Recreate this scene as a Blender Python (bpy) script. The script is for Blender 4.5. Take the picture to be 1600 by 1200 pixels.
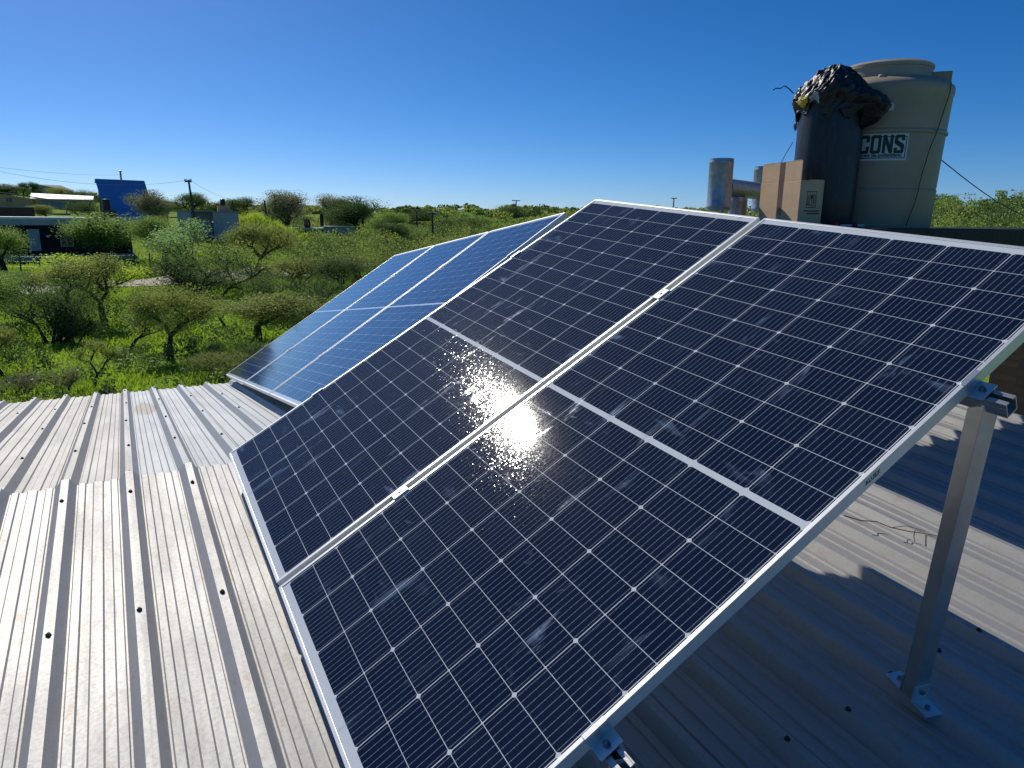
import bpy, math, random
import numpy as np
from mathutils import Vector, Matrix

for o in list(bpy.data.objects):
    bpy.data.objects.remove(o)
scene = bpy.context.scene
COL = scene.collection
R_ = math.radians
Z0 = 4.2                                   # camera height above the near ground

# ------------------------------------------------------------------ camera
F_PX = 1114.0                              # focal length in pixels of a 1600 px wide frame
CX = np.array([0.9999451693655121, 0.0023627049266463167, 0.010201759064340761])     # image right
CY = np.array([0.010471784116245792, -0.22561345342966074, -0.9741606188760481])     # image down
CZ = np.array([0.0, 0.9742140356497497, -0.22562582463678243])                       # view direction
cam_data = bpy.data.cameras.new("camera")
cam_data.sensor_width = 36.0
cam_data.lens = F_PX / 1600 * 36
cam_data.clip_start = 0.05
cam_data.clip_end = 8000
cam = bpy.data.objects.new("camera", cam_data)
COL.objects.link(cam)
cam.matrix_world = Matrix(((CX[0], -CY[0], -CZ[0], 0), (CX[1], -CY[1], -CZ[1], 0), (CX[2], -CY[2], -CZ[2], Z0), (0, 0, 0, 1)))
scene.camera = cam

# ------------------------------------------------------------------ sky and sun
SUN = Vector((-0.44289, 0.63511, 0.63283)).normalized()
SUN_EL = math.asin(SUN.z)
SUN_AZ = math.atan2(SUN.x, SUN.y)
world = bpy.data.worlds.new("World")
scene.world = world
world.use_nodes = True
wn = world.node_tree
for n in list(wn.nodes):
    wn.nodes.remove(n)
sky = wn.nodes.new("ShaderNodeTexSky")
sky.sky_type = 'NISHITA'
sky.sun_disc = False
sky.sun_elevation = SUN_EL
sky.sun_rotation = SUN_AZ
sky.altitude = 0
sky.air_density = 0.6
sky.dust_density = 0.3
sky.ozone_density = 9.0
bg = wn.nodes.new("ShaderNodeBackground")
bg.inputs['Strength'].default_value = 0.094
wo = wn.nodes.new("ShaderNodeOutputWorld")
hsv = wn.nodes.new("ShaderNodeHueSaturation")
hsv.inputs['Saturation'].default_value = 1.19
wn.links.new(sky.outputs[0], hsv.inputs['Color'])
wn.links.new(hsv.outputs[0], bg.inputs[0])
wn.links.new(bg.outputs[0], wo.inputs[0])

sun_data = bpy.data.lights.new("sun", 'SUN')
sun_data.energy = 3.3
sun_data.angle = R_(0.53)
sun_data.color = (1.0, 0.94, 0.84)
sun = bpy.data.objects.new("sun", sun_data)
COL.objects.link(sun)
sun.rotation_euler = SUN.to_track_quat('Z', 'Y').to_euler()

scene.view_settings.view_transform = 'Standard'
scene.view_settings.look = 'None'
scene.view_settings.exposure = 0.0
scene.view_settings.gamma = 1.0
scene.render.engine = 'CYCLES'

# ------------------------------------------------------------------ helpers: rays, terrain
def ray(px, py):
    return CX * ((px - 800) / F_PX) + CY * ((py - 600) / F_PX) + CZ

def W(px, py, Y):
    """point on the photograph's ray at world distance y = Y"""
    r = ray(px, py)
    r = r * (Y / r[1])
    return Vector((r[0], r[1], r[2] + Z0))

R_K = np.array([0, 20, 40, 60, 80, 110, 130, 150, 190, 220, 350, 500, 900, 4000.])
AZ_K = np.array([-60, -36, -28, -23, -16, 0, 28, 40, 60.])
H_T = np.array([
    #0  20   40   60   80   110  130  150  190  220  350   500   900   4000
    [0, 0.0, 0.0, 0.1, 0.9, 3.4, 4.0, 4.5, 6.3, 8.8, 11.0, 12.5, 14.0, 14.0],   # -60
    [0, 0.0, 0.0, 0.1, 0.9, 3.4, 4.0, 4.5, 6.3, 8.8, 11.0, 12.5, 14.0, 14.0],   # -36
    [0, 0.0, 0.0, 0.2, 0.8, 2.4, 3.2, 4.1, 5.6, 6.6, 8.5, 9.5, 11.0, 11.0],     # -28
    [0, 0.0, 0.1, 0.8, 1.6, 3.0, 3.9, 4.4, 4.8, 5.1, 6.1, 7.0, 9.0, 9.0],       # -23
    [0, 0.0, 0.0, 0.0, 0.0, 0.3, 0.9, 1.5, 2.8, 3.8, 6.0, 7.5, 9.0, 9.0],       # -16
    [0, 0.0, 0.0, 0.0, 0.0, 0.6, 1.5, 2.6, 4.2, 5.2, 7.2, 8.2, 9.5, 9.5],       # 0
    [0, 0.0, 0.0, 0.2, 1.0, 2.6, 3.4, 3.9, 4.8, 5.4, 6.8, 7.8, 9.0, 9.0],       # 28
    [0, 0.0, 0.0, 0.2, 1.0, 2.6, 3.4, 3.9, 4.8, 5.4, 6.8, 7.8, 9.0, 9.0],       # 40
    [0, 0.0, 0.0, 0.2, 1.0, 2.6, 3.4, 3.9, 4.8, 5.4, 6.8, 7.8, 9.0, 9.0],       # 60
])

def hz(x, y):
    x = np.asarray(x, float); y = np.asarray(y, float)
    r = np.hypot(x, y)
    az = np.degrees(np.arctan2(x, y))
    az = np.clip(az, -60, 60)
    ri = np.clip(np.searchsorted(R_K, r, side='right') - 1, 0, len(R_K) - 2)
    rt = np.clip((r - R_K[ri]) / (R_K[ri + 1] - R_K[ri]), 0, 1)
    ai = np.clip(np.searchsorted(AZ_K, az, side='right') - 1, 0, len(AZ_K) - 2)
    at = (az - AZ_K[ai]) / (AZ_K[ai + 1] - AZ_K[ai])
    at = at * at * (3 - 2 * at)
    h0 = H_T[ai, ri] * (1 - rt) + H_T[ai, ri + 1] * rt
    h1 = H_T[ai + 1, ri] * (1 - rt) + H_T[ai + 1, ri + 1] * rt
    h = h0 * (1 - at) + h1 * at
    b = 0.10 * np.sin(x * .31 + 1.3) * np.sin(y * .27) + 0.06 * np.sin(x * .9 + y * .7) + np.clip((r - 70) / 200, 0, 1) * 0.5 * np.sin(x * .06 + 2) * np.sin(y * .05 + x * .02)
    return h + b * np.clip((r - 8) / 12, 0, 1)

def hzf(x, y):
    return float(hz(x, y))

def ground_at(px, py):
    r = ray(px, py)
    t = 6.0
    while t < 3000:
        p = r * t
        if p[2] + Z0 < hzf(p[0], p[1]):
            break
        t *= 1.004
    p = r * t
    return Vector((p[0], p[1], hzf(p[0], p[1])))

# ------------------------------------------------------------------ helpers: meshes
class MB:
    def __init__(s):
        s.v = []; s.f = []; s.m = []; s.smooth = []
    def add(s, vs, fs, mi=0, smooth=False, M=None):
        n = len(s.v)
        if M is not None:
            vs = [M @ Vector(v) for v in vs]
        s.v += [tuple(v) for v in vs]
        for f in fs:
            s.f.append(tuple(i + n for i in f)); s.m.append(mi); s.smooth.append(smooth)
        return s
    def box(s, x0, x1, y0, y1, z0, z1, mi=0, M=None):
        vs = [(x0, y0, z0), (x1, y0, z0), (x1, y1, z0), (x0, y1, z0), (x0, y0, z1), (x1, y0, z1), (x1, y1, z1), (x0, y1, z1)]
        fs = [(0, 3, 2, 1), (4, 5, 6, 7), (0, 1, 5, 4), (1, 2, 6, 5), (2, 3, 7, 6), (3, 0, 4, 7)]
        return s.add(vs, fs, mi, False, M)
    def tube(s, pts, rad, n=8, mi=0, cap=True, smooth=True, M=None):
        pts = [Vector(p) for p in pts]
        if not hasattr(rad, '__len__'):
            rad = [rad] * len(pts)
        vs = []; fs = []
        up = Vector((0, 0, 1))
        prev = None
        for i, p in enumerate(pts):
            d = (pts[min(i + 1, len(pts) - 1)] - pts[max(i - 1, 0)]).normalized()
            if prev is None:
                a = d.cross(up)
                if a.length < 1e-3:
                    a = d.cross(Vector((1, 0, 0)))
            else:
                a = prev - d * prev.dot(d)
            a.normalize(); prev = a
            b = d.cross(a)
            for k in range(n):
                t = 2 * math.pi * k / n
                vs.append(p + (a * math.cos(t) + b * math.sin(t)) * rad[i])
        for i in range(len(pts) - 1):
            for k in range(n):
                k2 = (k + 1) % n
                fs.append((i * n + k, i * n + k2, (i + 1) * n + k2, (i + 1) * n + k))
        s.add(vs, fs, mi, smooth, M)
        if cap:
            s.add([vs[k] for k in range(n)], [tuple(range(n))[::-1]], mi, False, M)
            s.add([vs[(len(pts) - 1) * n + k] for k in range(n)], [tuple(range(n))], mi, False, M)
        return s
    def lathe(s, prof, n=48, mi=0, smooth=False, M=None, jitter=None):
        vs = []; fs = []
        for i, (r, z) in enumerate(prof):
            for k in range(n):
                t = 2 * math.pi * k / n
                vs.append((r * math.cos(t), r * math.sin(t), z))
        for i in range(len(prof) - 1):
            for k in range(n):
                k2 = (k + 1) % n
                fs.append((i * n + k, i * n + k2, (i + 1) * n + k2, (i + 1) * n + k))
        return s.add(vs, fs, mi, smooth, M)
    def prism(s, poly, z0, z1, mi=0, M=None):
        n = len(poly)
        vs = [(x, y, z0) for x, y in poly] + [(x, y, z1) for x, y in poly]
        fs = [tuple(range(n))[::-1], tuple(range(n, 2 * n))] + [(i, (i + 1) % n, n + (i + 1) % n, n + i) for i in range(n)]
        return s.add(vs, fs, mi, False, M)
    def build(s, name, mat, parent=None, bevel=0.0):
        me = bpy.data.meshes.new(name)
        me.from_pydata(s.v, [], s.f)
        mats = mat if isinstance(mat, (list, tuple)) else [mat]
        for m in mats:
            me.materials.append(m)
        me.polygons.foreach_set('material_index', s.m)
        me.polygons.foreach_set('use_smooth', s.smooth)
        me.update()
        o = bpy.data.objects.new(name, me)
        COL.objects.link(o)
        if parent is not None:
            o.parent = parent
        if bevel:
            b = o.modifiers.new("bevel", 'BEVEL'); b.width = bevel; b.segments = 2; b.limit_method = 'ANGLE'
        return o

def np_mesh(name, verts, quads, mat, parent=None):
    """fast mesh from arrays (leaf-sized quads)"""
    me = bpy.data.meshes.new(name)
    nv, nf, k = len(verts), len(quads), quads.shape[1]
    me.vertices.add(nv); me.loops.add(nf * k); me.polygons.add(nf)
    me.vertices.foreach_set('co', np.asarray(verts, np.float32).ravel())
    me.loops.foreach_set('vertex_index', np.asarray(quads, np.int32).ravel())
    me.polygons.foreach_set('loop_start', np.arange(0, nf * k, k, dtype=np.int32))
    me.update(calc_edges=True)
    me.materials.append(mat)
    o = bpy.data.objects.new(name, me)
    COL.objects.link(o)
    if parent is not None:
        o.parent = parent
    return o

def thing(name, label, cat, loc=(0, 0, 0), rotz=0.0, group=None, matrix=None):
    o = bpy.data.objects.new(name, None)
    o.empty_display_size = 0.2
    COL.objects.link(o)
    if matrix is not None:
        o.matrix_world = matrix
    else:
        o.location = loc; o.rotation_euler = (0, 0, rotz)
    o['label'] = label; o['category'] = cat
    if group: o['group'] = group
    return o

def tag(o, label=None, cat=None, group=None, kind=None):
    if label: o['label'] = label
    if cat: o['category'] = cat
    if group: o['group'] = group
    if kind: o['kind'] = kind
    return o

# ------------------------------------------------------------------ helpers: materials
class NT:
    """tiny node expression helper"""
    def __init__(s, name):
        s.mat = bpy.data.materials.new(name); s.mat.use_nodes = True
        s.t = s.mat.node_tree
        for n in list(s.t.nodes): s.t.nodes.remove(n)
        s.out = s.t.nodes.new('ShaderNodeOutputMaterial')
    def node(s, typ, **kw):
        n = s.t.nodes.new(typ)
        for k, v in kw.items(): setattr(n, k, v)
        return n
    def put(s, sock, v):
        if isinstance(v, bpy.types.NodeSocket): s.t.links.new(v, sock)
        elif v is not None:
            if isinstance(v, (tuple, list)) and len(v) == 3 and sock.type == 'RGBA': v = (*v, 1)
            sock.default_value = v
    def math(s, op, a, b=None, c=None):
        n = s.node('ShaderNodeMath', operation=op)
        s.put(n.inputs[0], a)
        if b is not None: s.put(n.inputs[1], b)
        if c is not None: s.put(n.inputs[2], c)
        return n.outputs[0]
    def mix(s, f, a, b, mode='MIX'):
        n = s.node('ShaderNodeMix', data_type='RGBA', blend_type=mode)
        s.put(n.inputs[0], f); s.put(n.inputs[6], a); s.put(n.inputs[7], b)
        return n.outputs[2]
    def coord(s, which='Object'):
        return s.node('ShaderNodeTexCoord').outputs[which]
    def mapping(s, v, scale=(1, 1, 1), rot=(0, 0, 0), loc=(0, 0, 0)):
        n = s.node('ShaderNodeMapping')
        s.put(n.inputs[0], v); n.inputs['Scale'].default_value = scale; n.inputs['Rotation'].default_value = rot; n.inputs['Location'].default_value = loc
        return n.outputs[0]
    def noise(s, v, scale=5, detail=4, rough=.55, out=0, dist=0):
        n = s.node('ShaderNodeTexNoise')
        s.put(n.inputs['Vector'], v); n.inputs['Scale'].default_value = scale; n.inputs['Detail'].default_value = detail
        n.inputs['Roughness'].default_value = rough; n.inputs['Distortion'].default_value = dist
        return n.outputs[out]
    def ramp(s, f, a, b):
        n = s.node('ShaderNodeMapRange', interpolation_type='SMOOTHSTEP')
        s.put(n.inputs[0], f); n.inputs[1].default_value = a; n.inputs[2].default_value = b
        return n.outputs[0]
    def bump(s, h, strength=.3, dist=.01):
        n = s.node('ShaderNodeBump'); s.put(n.inputs['Height'], h); n.inputs['Strength'].default_value = strength; n.inputs['Distance'].default_value = dist
        return n.outputs[0]
    def pbsdf(s, color, rough=.5, metal=0.0, normal=None, spec=.5, coat=None):
        n = s.node('ShaderNodeBsdfPrincipled')
        s.put(n.inputs['Base Color'], color); s.put(n.inputs['Roughness'], rough); s.put(n.inputs['Metallic'], metal)
        s.put(n.inputs['Specular IOR Level'], spec)
        if normal is not None: s.put(n.inputs['Normal'], normal)
        if coat: s.put(n.inputs['Coat Weight'], coat[0]); s.put(n.inputs['Coat Roughness'], coat[1])
        return n.outputs[0]
    def done(s, shader):
        s.t.links.new(shader, s.out.inputs[0]); return s.mat

def simple(name, c1, c2=None, rough=.6, metal=0.0, scale=6.0, bump=0.0, spec=.4, detail=5):
    n = NT(name)
    co = n.coord()
    nz = n.noise(co, scale, detail)
    f = n.ramp(nz, .3, .7)
    c2 = c2 or tuple(x * .8 for x in c1)
    col = n.mix(f, c1, c2)
    nrm = n.bump(n.noise(co, scale * 4, 4), bump, .01) if bump else None
    return n.done(n.pbsdf(col, rough, metal, nrm, spec))

def foliage(name, c1, c2, trans=.45, scale=1.5):
    n = NT(name)
    g = n.node('ShaderNodeNewGeometry')
    rnd = g.outputs['Random Per Island']
    col = n.mix(rnd, c1, c2)
    col = n.mix(n.ramp(n.noise(n.coord(), scale, 2), .35, .65), col, n.mix(.5, c2, tuple(x * .6 for x in c2)))
    d = n.node('ShaderNodeBsdfDiffuse'); n.put(d.inputs[0], col)
    t = n.node('ShaderNodeBsdfTranslucent'); n.put(t.inputs[0], n.mix(.55, col, (c1[0] * 1.5, c1[1] * 1.5, c1[2] * .9)))
    gl = n.node('ShaderNodeBsdfGlossy'); n.put(gl.inputs[0], (.6, .6, .6)); gl.inputs['Roughness'].default_value = .45
    m = n.node('ShaderNodeMixShader'); m.inputs[0].default_value = trans
    n.t.links.new(d.outputs[0], m.inputs[1]); n.t.links.new(t.outputs[0], m.inputs[2])
    m2 = n.node('ShaderNodeMixShader'); m2.inputs[0].default_value = .04
    n.t.links.new(m.outputs[0], m2.inputs[1]); n.t.links.new(gl.outputs[0], m2.inputs[2])
    return n.done(m2.outputs[0])

def brick(name, c1, c2, mortar, scale=1.0, bw=.24, bh=.075, swap='XZ'):
    n = NT(name)
    co = n.coord()
    sp = n.node('ShaderNodeSeparateXYZ'); n.put(sp.inputs[0], co)
    cb = n.node('ShaderNodeCombineXYZ')
    n.put(cb.inputs[0], n.math('ADD', sp.outputs[0], sp.outputs[1])); n.put(cb.inputs[1], sp.outputs[2])
    b = n.node('ShaderNodeTexBrick')
    n.put(b.inputs['Vector'], cb.outputs[0]); b.inputs['Scale'].default_value = scale
    n.put(b.inputs['Color1'], c1); n.put(b.inputs['Color2'], c2); n.put(b.inputs['Mortar'], mortar)
    b.inputs['Mortar Size'].default_value = .012; b.inputs['Brick Width'].default_value = bw; b.inputs['Row Height'].default_value = bh
    col = n.mix(n.math('MULTIPLY', n.ramp(n.noise(co, 1.2, 5), .4, .75), .4), b.outputs[0], tuple(x * .45 for x in c1))
    return n.done(n.pbsdf(col, .9, 0, n.bump(b.outputs['Fac'], -.4, .01), .2))

# ------------------------------------------------------------------ materials of the roof and panels
def roof_material(name, base, tint, blotch, rough=.42, metal=.75, streak=1.0, stain=None):
    n = NT(name)
    co = n.coord()
    fine = n.noise(co, 90, 5, .65)
    mid = n.noise(n.mapping(co, (3.2, .55, 3.2)), 2.2, 6, .6)
    big = n.noise(co, .9, 4, .5)
    spots = n.noise(n.mapping(co, (9, 4, 9), loc=(3, 7, 1)), 2.5, 6, .7)
    col = n.mix(n.ramp(mid, .3, .72), base, tint)
    col = n.mix(n.math('MULTIPLY', n.ramp(spots, .54, .7), .55 * streak), col, blotch)
    col = n.mix(n.math('MULTIPLY', n.ramp(big, .5, .75), .35), col, tuple(x * .72 for x in base))
    col = n.mix(n.math('MULTIPLY', n.ramp(fine, .45, .75), .35), col, tuple(x * .62 for x in base))
    if stain:
        mp = n.mapping(co, (1 / stain[2], 1 / stain[3], 0), loc=(-stain[0] / stain[2], -stain[1] / stain[3], 0))
        ln = n.node('ShaderNodeVectorMath', operation='LENGTH'); n.put(ln.inputs[0], mp)
        inside = n.math('SUBTRACT', 1.0, n.ramp(n.math('ADD', ln.outputs['Value'], n.math('MULTIPLY', n.math('SUBTRACT', spots, .5), .5)), .85, 1.1))
        col = n.mix(n.math('MULTIPLY', inside, .6), col, (.30, .24, .17))
    rg = n.math('ADD', n.math('MULTIPLY', mid, .22), rough - .1)
    rg = n.math('ADD', rg, n.math('MULTIPLY', fine, .12))
    h = n.math('ADD', n.math('MULTIPLY', fine, .5), n.math('MULTIPLY', n.noise(co, 14, 3), 1.2))
    return n.done(n.pbsdf(col, rg, metal, n.bump(h, .16, .004), .5))

M_ROOF = roof_material('galvanised sheet', (.50, .492, .475), (.44, .433, .42), (.40, .32, .245), .57, .52)
M_ROOF_FAR = roof_material('galvanised sheet weathered', (.46, .447, .42), (.405, .393, .372), (.345, .28, .215), .57, .40)
M_ROOF_BLUE = roof_material('galvanised sheet newer', (.455, .475, .485), (.41, .43, .44), (.36, .31, .25), .56, .36, .5, (-.115, 2.86, .082, .43))
M_ALU = simple('anodised aluminium', (.80, .80, .79), (.72, .72, .72), .34, .85, 14)
M_ALU_FRAME = simple('panel frame aluminium', (.86, .86, .85), (.80, .80, .80), .42, .55, 20)
M_ALU_RAW = simple('mill finish aluminium', (.62, .62, .60), (.50, .50, .49), .38, .9, 9, .05)
M_STEEL = simple('bolt steel', (.30, .30, .30), (.22, .22, .22), .4, .9, 30)
M_SCREW = simple('tarnished screw head', (.06, .055, .05), (.035, .032, .03), .6, .3, 60)
M_RUBBER = simple('dark neoprene washer', (.018, .017, .016), (.03, .028, .026), .7, 0, 40)
M_BLACK = simple('black ink', (.012, .012, .014), (.02, .02, .02), .7)

L_P, W_P, GAP = 2.279, 1.1695, 0.028
FR, FT = 0.011, 0.035                      # frame lip, frame depth

def cells_material(name, dirt=1.0, seed=0.0, facet=.085, spec=.11):
    n = NT(name)
    co = n.coord()
    sp = n.node('ShaderNodeSeparateXYZ'); n.put(sp.inputs[0], co)
    x, y = sp.outputs[0], sp.outputs[1]
    half = .009
    mx = .036
    px = (L_P / 2 - half - mx) / 12
    my = .0165
    py = (W_P - 2 * my) / 6
    ax = n.math('ABSOLUTE', n.math('SUBTRACT', x, L_P / 2))
    t = n.math('DIVIDE', n.math('SUBTRACT', ax, half), px)
    s = n.math('DIVIDE', n.math('SUBTRACT', y, my), py)
    # distance (m) to the nearest row line and column line
    def near_line(v, p):
        f = n.math('FRACT', v)
        d = n.math('MINIMUM', f, n.math('SUBTRACT', 1.0, f))
        return n.math('MULTIPLY', d, p)
    dx = near_line(t, px); dy = near_line(s, py)
    lx = n.math('LESS_THAN', dx, .0008)
    ly = n.math('LESS_THAN', dy, .0012)
    # corner chamfers: larger on every second row line
    odd = n.math('LESS_THAN', n.math('ABSOLUTE', n.math('SUBTRACT', n.math('FRACT', n.math('MULTIPLY', n.math('ADD', t, .5), .5)), .25)), .25)
    cs = n.math('ADD', .0042, n.math('MULTIPLY', odd, .0042))
    dia = n.math('LESS_THAN', n.math('ADD', dx, dy), cs)
    bar = n.math('LESS_THAN', ax, half)
    edge = n.math('GREATER_THAN', t, 12.0)
    white = n.math('MAXIMUM', n.math('MAXIMUM', lx, ly), n.math('MAXIMUM', dia, n.math('MAXIMUM', bar, edge)))
    # the small dark solder joints that interrupt the centre bar
    # busbar wires, ten per cell, with brighter solder pads
    fb = n.math('ABSOLUTE', n.math('SUBTRACT', n.math('FRACT', n.math('MULTIPLY', s, 10)), .5))
    wire = n.math('LESS_THAN', fb, .028)
    padr = n.math('LESS_THAN', n.math('ABSOLUTE', n.math('SUBTRACT', n.math('FRACT', n.math('MULTIPLY', t, 5)), .5)), .035)
    pad = n.math('MULTIPLY', n.math('LESS_THAN', fb, .06), padr)
    wire = n.math('MAXIMUM', wire, pad)
    # per-cell tone
    cid = n.node('ShaderNodeCombineXYZ')
    n.put(cid.inputs[0], n.math('FLOOR', t)); n.put(cid.inputs[1], n.math('FLOOR', s)); n.put(cid.inputs[2], n.math('GREATER_THAN', x, L_P / 2))
    wnz = n.node('ShaderNodeTexWhiteNoise', noise_dimensions='3D'); n.put(wnz.inputs[0], cid.outputs[0])
    cell = n.mix(wnz.outputs[0], (.0062, .0150, .042), (.0095, .0185, .046))
    cell = n.mix(n.math('MULTIPLY', wire, .85), cell, (.34, .36, .40))
    col = n.mix(white, cell, (.70, .75, .78))
    # wiped dust and smears on the glass
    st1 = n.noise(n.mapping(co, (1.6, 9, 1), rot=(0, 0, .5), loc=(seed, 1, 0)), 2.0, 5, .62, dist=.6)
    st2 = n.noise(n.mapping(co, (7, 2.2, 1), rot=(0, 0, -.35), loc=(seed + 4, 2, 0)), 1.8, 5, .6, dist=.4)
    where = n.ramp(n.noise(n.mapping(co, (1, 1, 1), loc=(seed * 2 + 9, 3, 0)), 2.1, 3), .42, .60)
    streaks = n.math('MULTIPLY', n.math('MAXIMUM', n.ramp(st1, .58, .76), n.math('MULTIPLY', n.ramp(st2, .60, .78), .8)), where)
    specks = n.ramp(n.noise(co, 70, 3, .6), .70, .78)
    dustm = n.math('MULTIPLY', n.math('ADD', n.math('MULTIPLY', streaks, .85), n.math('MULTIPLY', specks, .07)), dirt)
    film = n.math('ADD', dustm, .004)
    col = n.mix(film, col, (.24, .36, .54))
    # rolled solar glass: minute facets, each tilted a little, break the sun into sparkles
    def facets(per_m, amount):
        vm = n.node('ShaderNodeVectorMath', operation='SCALE'); n.put(vm.inputs[0], co); vm.inputs['Scale'].default_value = per_m
        fl = n.node('ShaderNodeVectorMath', operation='FLOOR'); n.put(fl.inputs[0], vm.outputs[0])
        wv = n.node('ShaderNodeTexWhiteNoise', noise_dimensions='3D'); n.put(wv.inputs[0], fl.outputs[0])
        sb = n.node('ShaderNodeVectorMath', operation='SUBTRACT'); n.put(sb.inputs[0], wv.outputs['Color']); sb.inputs[1].default_value = (.5, .5, .5)
        sc = n.node('ShaderNodeVectorMath', operation='SCALE'); n.put(sc.inputs[0], sb.outputs[0]); n.put(sc.inputs['Scale'], n.math('MULTIPLY', n.math('POWER', wv.outputs['Value'], 3.0), amount))
        return sc.outputs[0]
    geo = n.node('ShaderNodeNewGeometry')
    a1 = n.node('ShaderNodeVectorMath', operation='ADD'); n.put(a1.inputs[0], facets(520, facet)); n.put(a1.inputs[1], facets(283, facet * .9))
    a2 = n.node('ShaderNodeVectorMath', operation='ADD'); n.put(a2.inputs[0], a1.outputs[0]); n.put(a2.inputs[1], geo.outputs['Normal'])
    nn_ = n.node('ShaderNodeVectorMath', operation='NORMALIZE'); n.put(nn_.inputs[0], a2.outputs[0])
    rough = n.math('ADD', .058, n.math('MULTIPLY', dustm, .35))
    body = n.pbsdf(col, rough, 0, nn_.outputs[0], spec)
    return n.done(body)

M_CELLS = cells_material('monocrystalline cells under glass', 1.0, 0.0)
M_CELLS_B = cells_material('monocrystalline cells under glass smeared', .9, 5.3)
M_CELLS_R = cells_material('monocrystalline cells under glass, rear array', .5, 11.7, .02, 1.0)

# ------------------------------------------------------------------ calibrated frames
def frame_matrix(O, U, Vv, N):
    X = Vector(U).normalized(); Zv = Vector(N).normalized()
    Yv = Zv.cross(X).normalized(); Zv = X.cross(Yv)
    return Matrix(((X.x, Yv.x, Zv.x, O[0]), (X.y, Yv.y, Zv.y, O[1]), (X.z, Yv.z, Zv.z, O[2] + Z0), (0, 0, 0, 1)))

FU = np.array([0.7710095720362822, 0.3663763174387641, 0.5208767933479462])
FV = np.array([0.4710453773473806, -0.878537339501601, -0.07929940467060734])
FN = np.array([-0.42855628837772625, -0.30649720573189376, 0.8499405688461097])
FO = np.array([-0.7514219649369722, 2.102074185945943, -1.1724723117206182])
RU = np.array([0.7070009048924797, 0.4783128952025313, 0.5209284929471483])
RV = np.array([0.48674958783263745, -0.8634764198482655, 0.13222450924760892])
RN = np.array([-0.5130541579219138, -0.160078876335993, 0.8432972099977811])
RO = np.array([-1.2422228390854373, 4.1605654753853045, -1.1365825936389797])

# roof frame: x along the ridge, y along the ribs (away from the camera), origin on the ridge crest line
ROOF_ROT = R_(28.9)
RC = Vector((-1.54284686, 3.2308677, -1.17588191 + Z0))
NEAR_SL, FAR_SL = R_(4.7), R_(6.9)
RX = Vector((math.cos(ROOF_ROT), math.sin(ROOF_ROT), 0)); RY = Vector((-math.sin(ROOF_ROT), math.cos(ROOF_ROT), 0))

def roof_z(x, y):
    """height of the crest plane above a world point"""
    d = Vector((x, y, 0)) - Vector((RC.x, RC.y, 0))
    t = d.dot(RY)
    return RC.z + (t * math.tan(NEAR_SL) if t < 0 else -t * math.tan(FAR_SL))

def roof_pt(s, t, h=0.0):
    z = t * math.sin(NEAR_SL) if t < 0 else -t * math.sin(FAR_SL)
    c = math.cos(NEAR_SL) if t < 0 else math.cos(FAR_SL)
    p = RC + RX * s + RY * (t * c)
    return Vector((p.x, p.y, RC.z + z + h))

# ------------------------------------------------------------------ the house under the roof
house = thing('metal_roofed_house', 'low house with trapezoidal galvanised sheet roof carrying all the solar panels', 'house', (RC.x, RC.y, 0), ROOF_ROT)
RIB, RH = 0.2525, 0.036
def rib_profile():
    """one pitch starting at a crest centre: (offset, height below crest plane)"""
    p = [(0.0, 0.0), (.0150, 0.0), (.0425, -RH)]
    x = .0425; base = RIB - .0425
    w = base - x
    for a, h in ((.03, 0), (.055, .006), (.19, .006), (.22, 0), (.375, 0), (.405, .006), (.60, .006), (.63, 0), (.785, 0), (.815, .006), (.95, .006), (.97, 0)):
        p.append((x + a * w, -RH + h))
    p += [(base, -RH), (RIB - .0150, 0.0)]
    return p
PROF = rib_profile()

def roof_sheet(name, k0, npitch, t0, t1, near, lift, mat, parent, bow):
    pts = []
    for k in range(npitch):
        for dx, h in PROF: pts.append((RIB * (k0 + k) + dx, h))
    pts.append((RIB * (k0 + npitch), 0.0))
    pts.append((RIB * (k0 + npitch) + .0165, -.001)); pts.append((RIB * (k0 + npitch) + .030, -RH * .75))
    vs = []; fs = []
    nt = 12
    sl = NEAR_SL if near else -FAR_SL
    rnd = random.Random(k0 * 7 + int(near))
    for j in range(nt + 1):
        t = t0 + (t1 - t0) * j / nt
        wob = bow * math.sin(j * 1.7 + k0)
        for x, h in pts:
            c = math.cos(sl)
            hh = h + lift + wob + .0008 * math.sin(x * 23 + j * 2.1)
            vs.append((x, t * c - hh * math.sin(sl), t * math.sin(sl) + hh * c + RC.z))
    n = len(pts)
    for j in range(nt):
        for i in range(n - 1):
            a = j * n + i
            fs.append((a, a + 1, a + n + 1, a + n))
    mb = MB(); mb.add(vs, fs)
    o = mb.build(name, mat, parent)
    m = o.modifiers.new('thickness', 'SOLIDIFY'); m.thickness = .0012; m.offset = -1
    return o
roof = MB()
roof.box(-6.15, 5.1, -7.0, -.15, RC.z - .75, RC.z - .66)       # purlin deck hidden below the sheets
roof_o = roof.build('roof', M_STEEL, house)
for i, k0 in enumerate(range(-25, 20, 4)):
    npch = 4 if k0 + 4 <= 20 else 20 - k0
    roof_sheet('roof_sheet', k0, npch, -7.6, .035, True, .011 + .0012 * (i % 2), M_ROOF if i % 3 != 1 else M_ROOF, roof_o, .0006)
    roof_sheet('roof_sheet', k0, npch, -.004, 4.42, False, .0012 * (i % 2), M_ROOF_BLUE if k0 == -1 else M_ROOF_FAR, roof_o, .0006)
wm = MB()
zw = RC.z
wm.box(-6.0, 5.0, -7.4, -7.2, 0, zw - .75)
wm.box(-6.0, 5.0, 4.0, 4.2, 0, zw - .60)
wm.box(-6.0, -5.8, -7.2, 4.0, 0, zw - .76)
wm.box(4.8, 5.0, -7.2, 4.0, 0, zw - .76)
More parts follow.
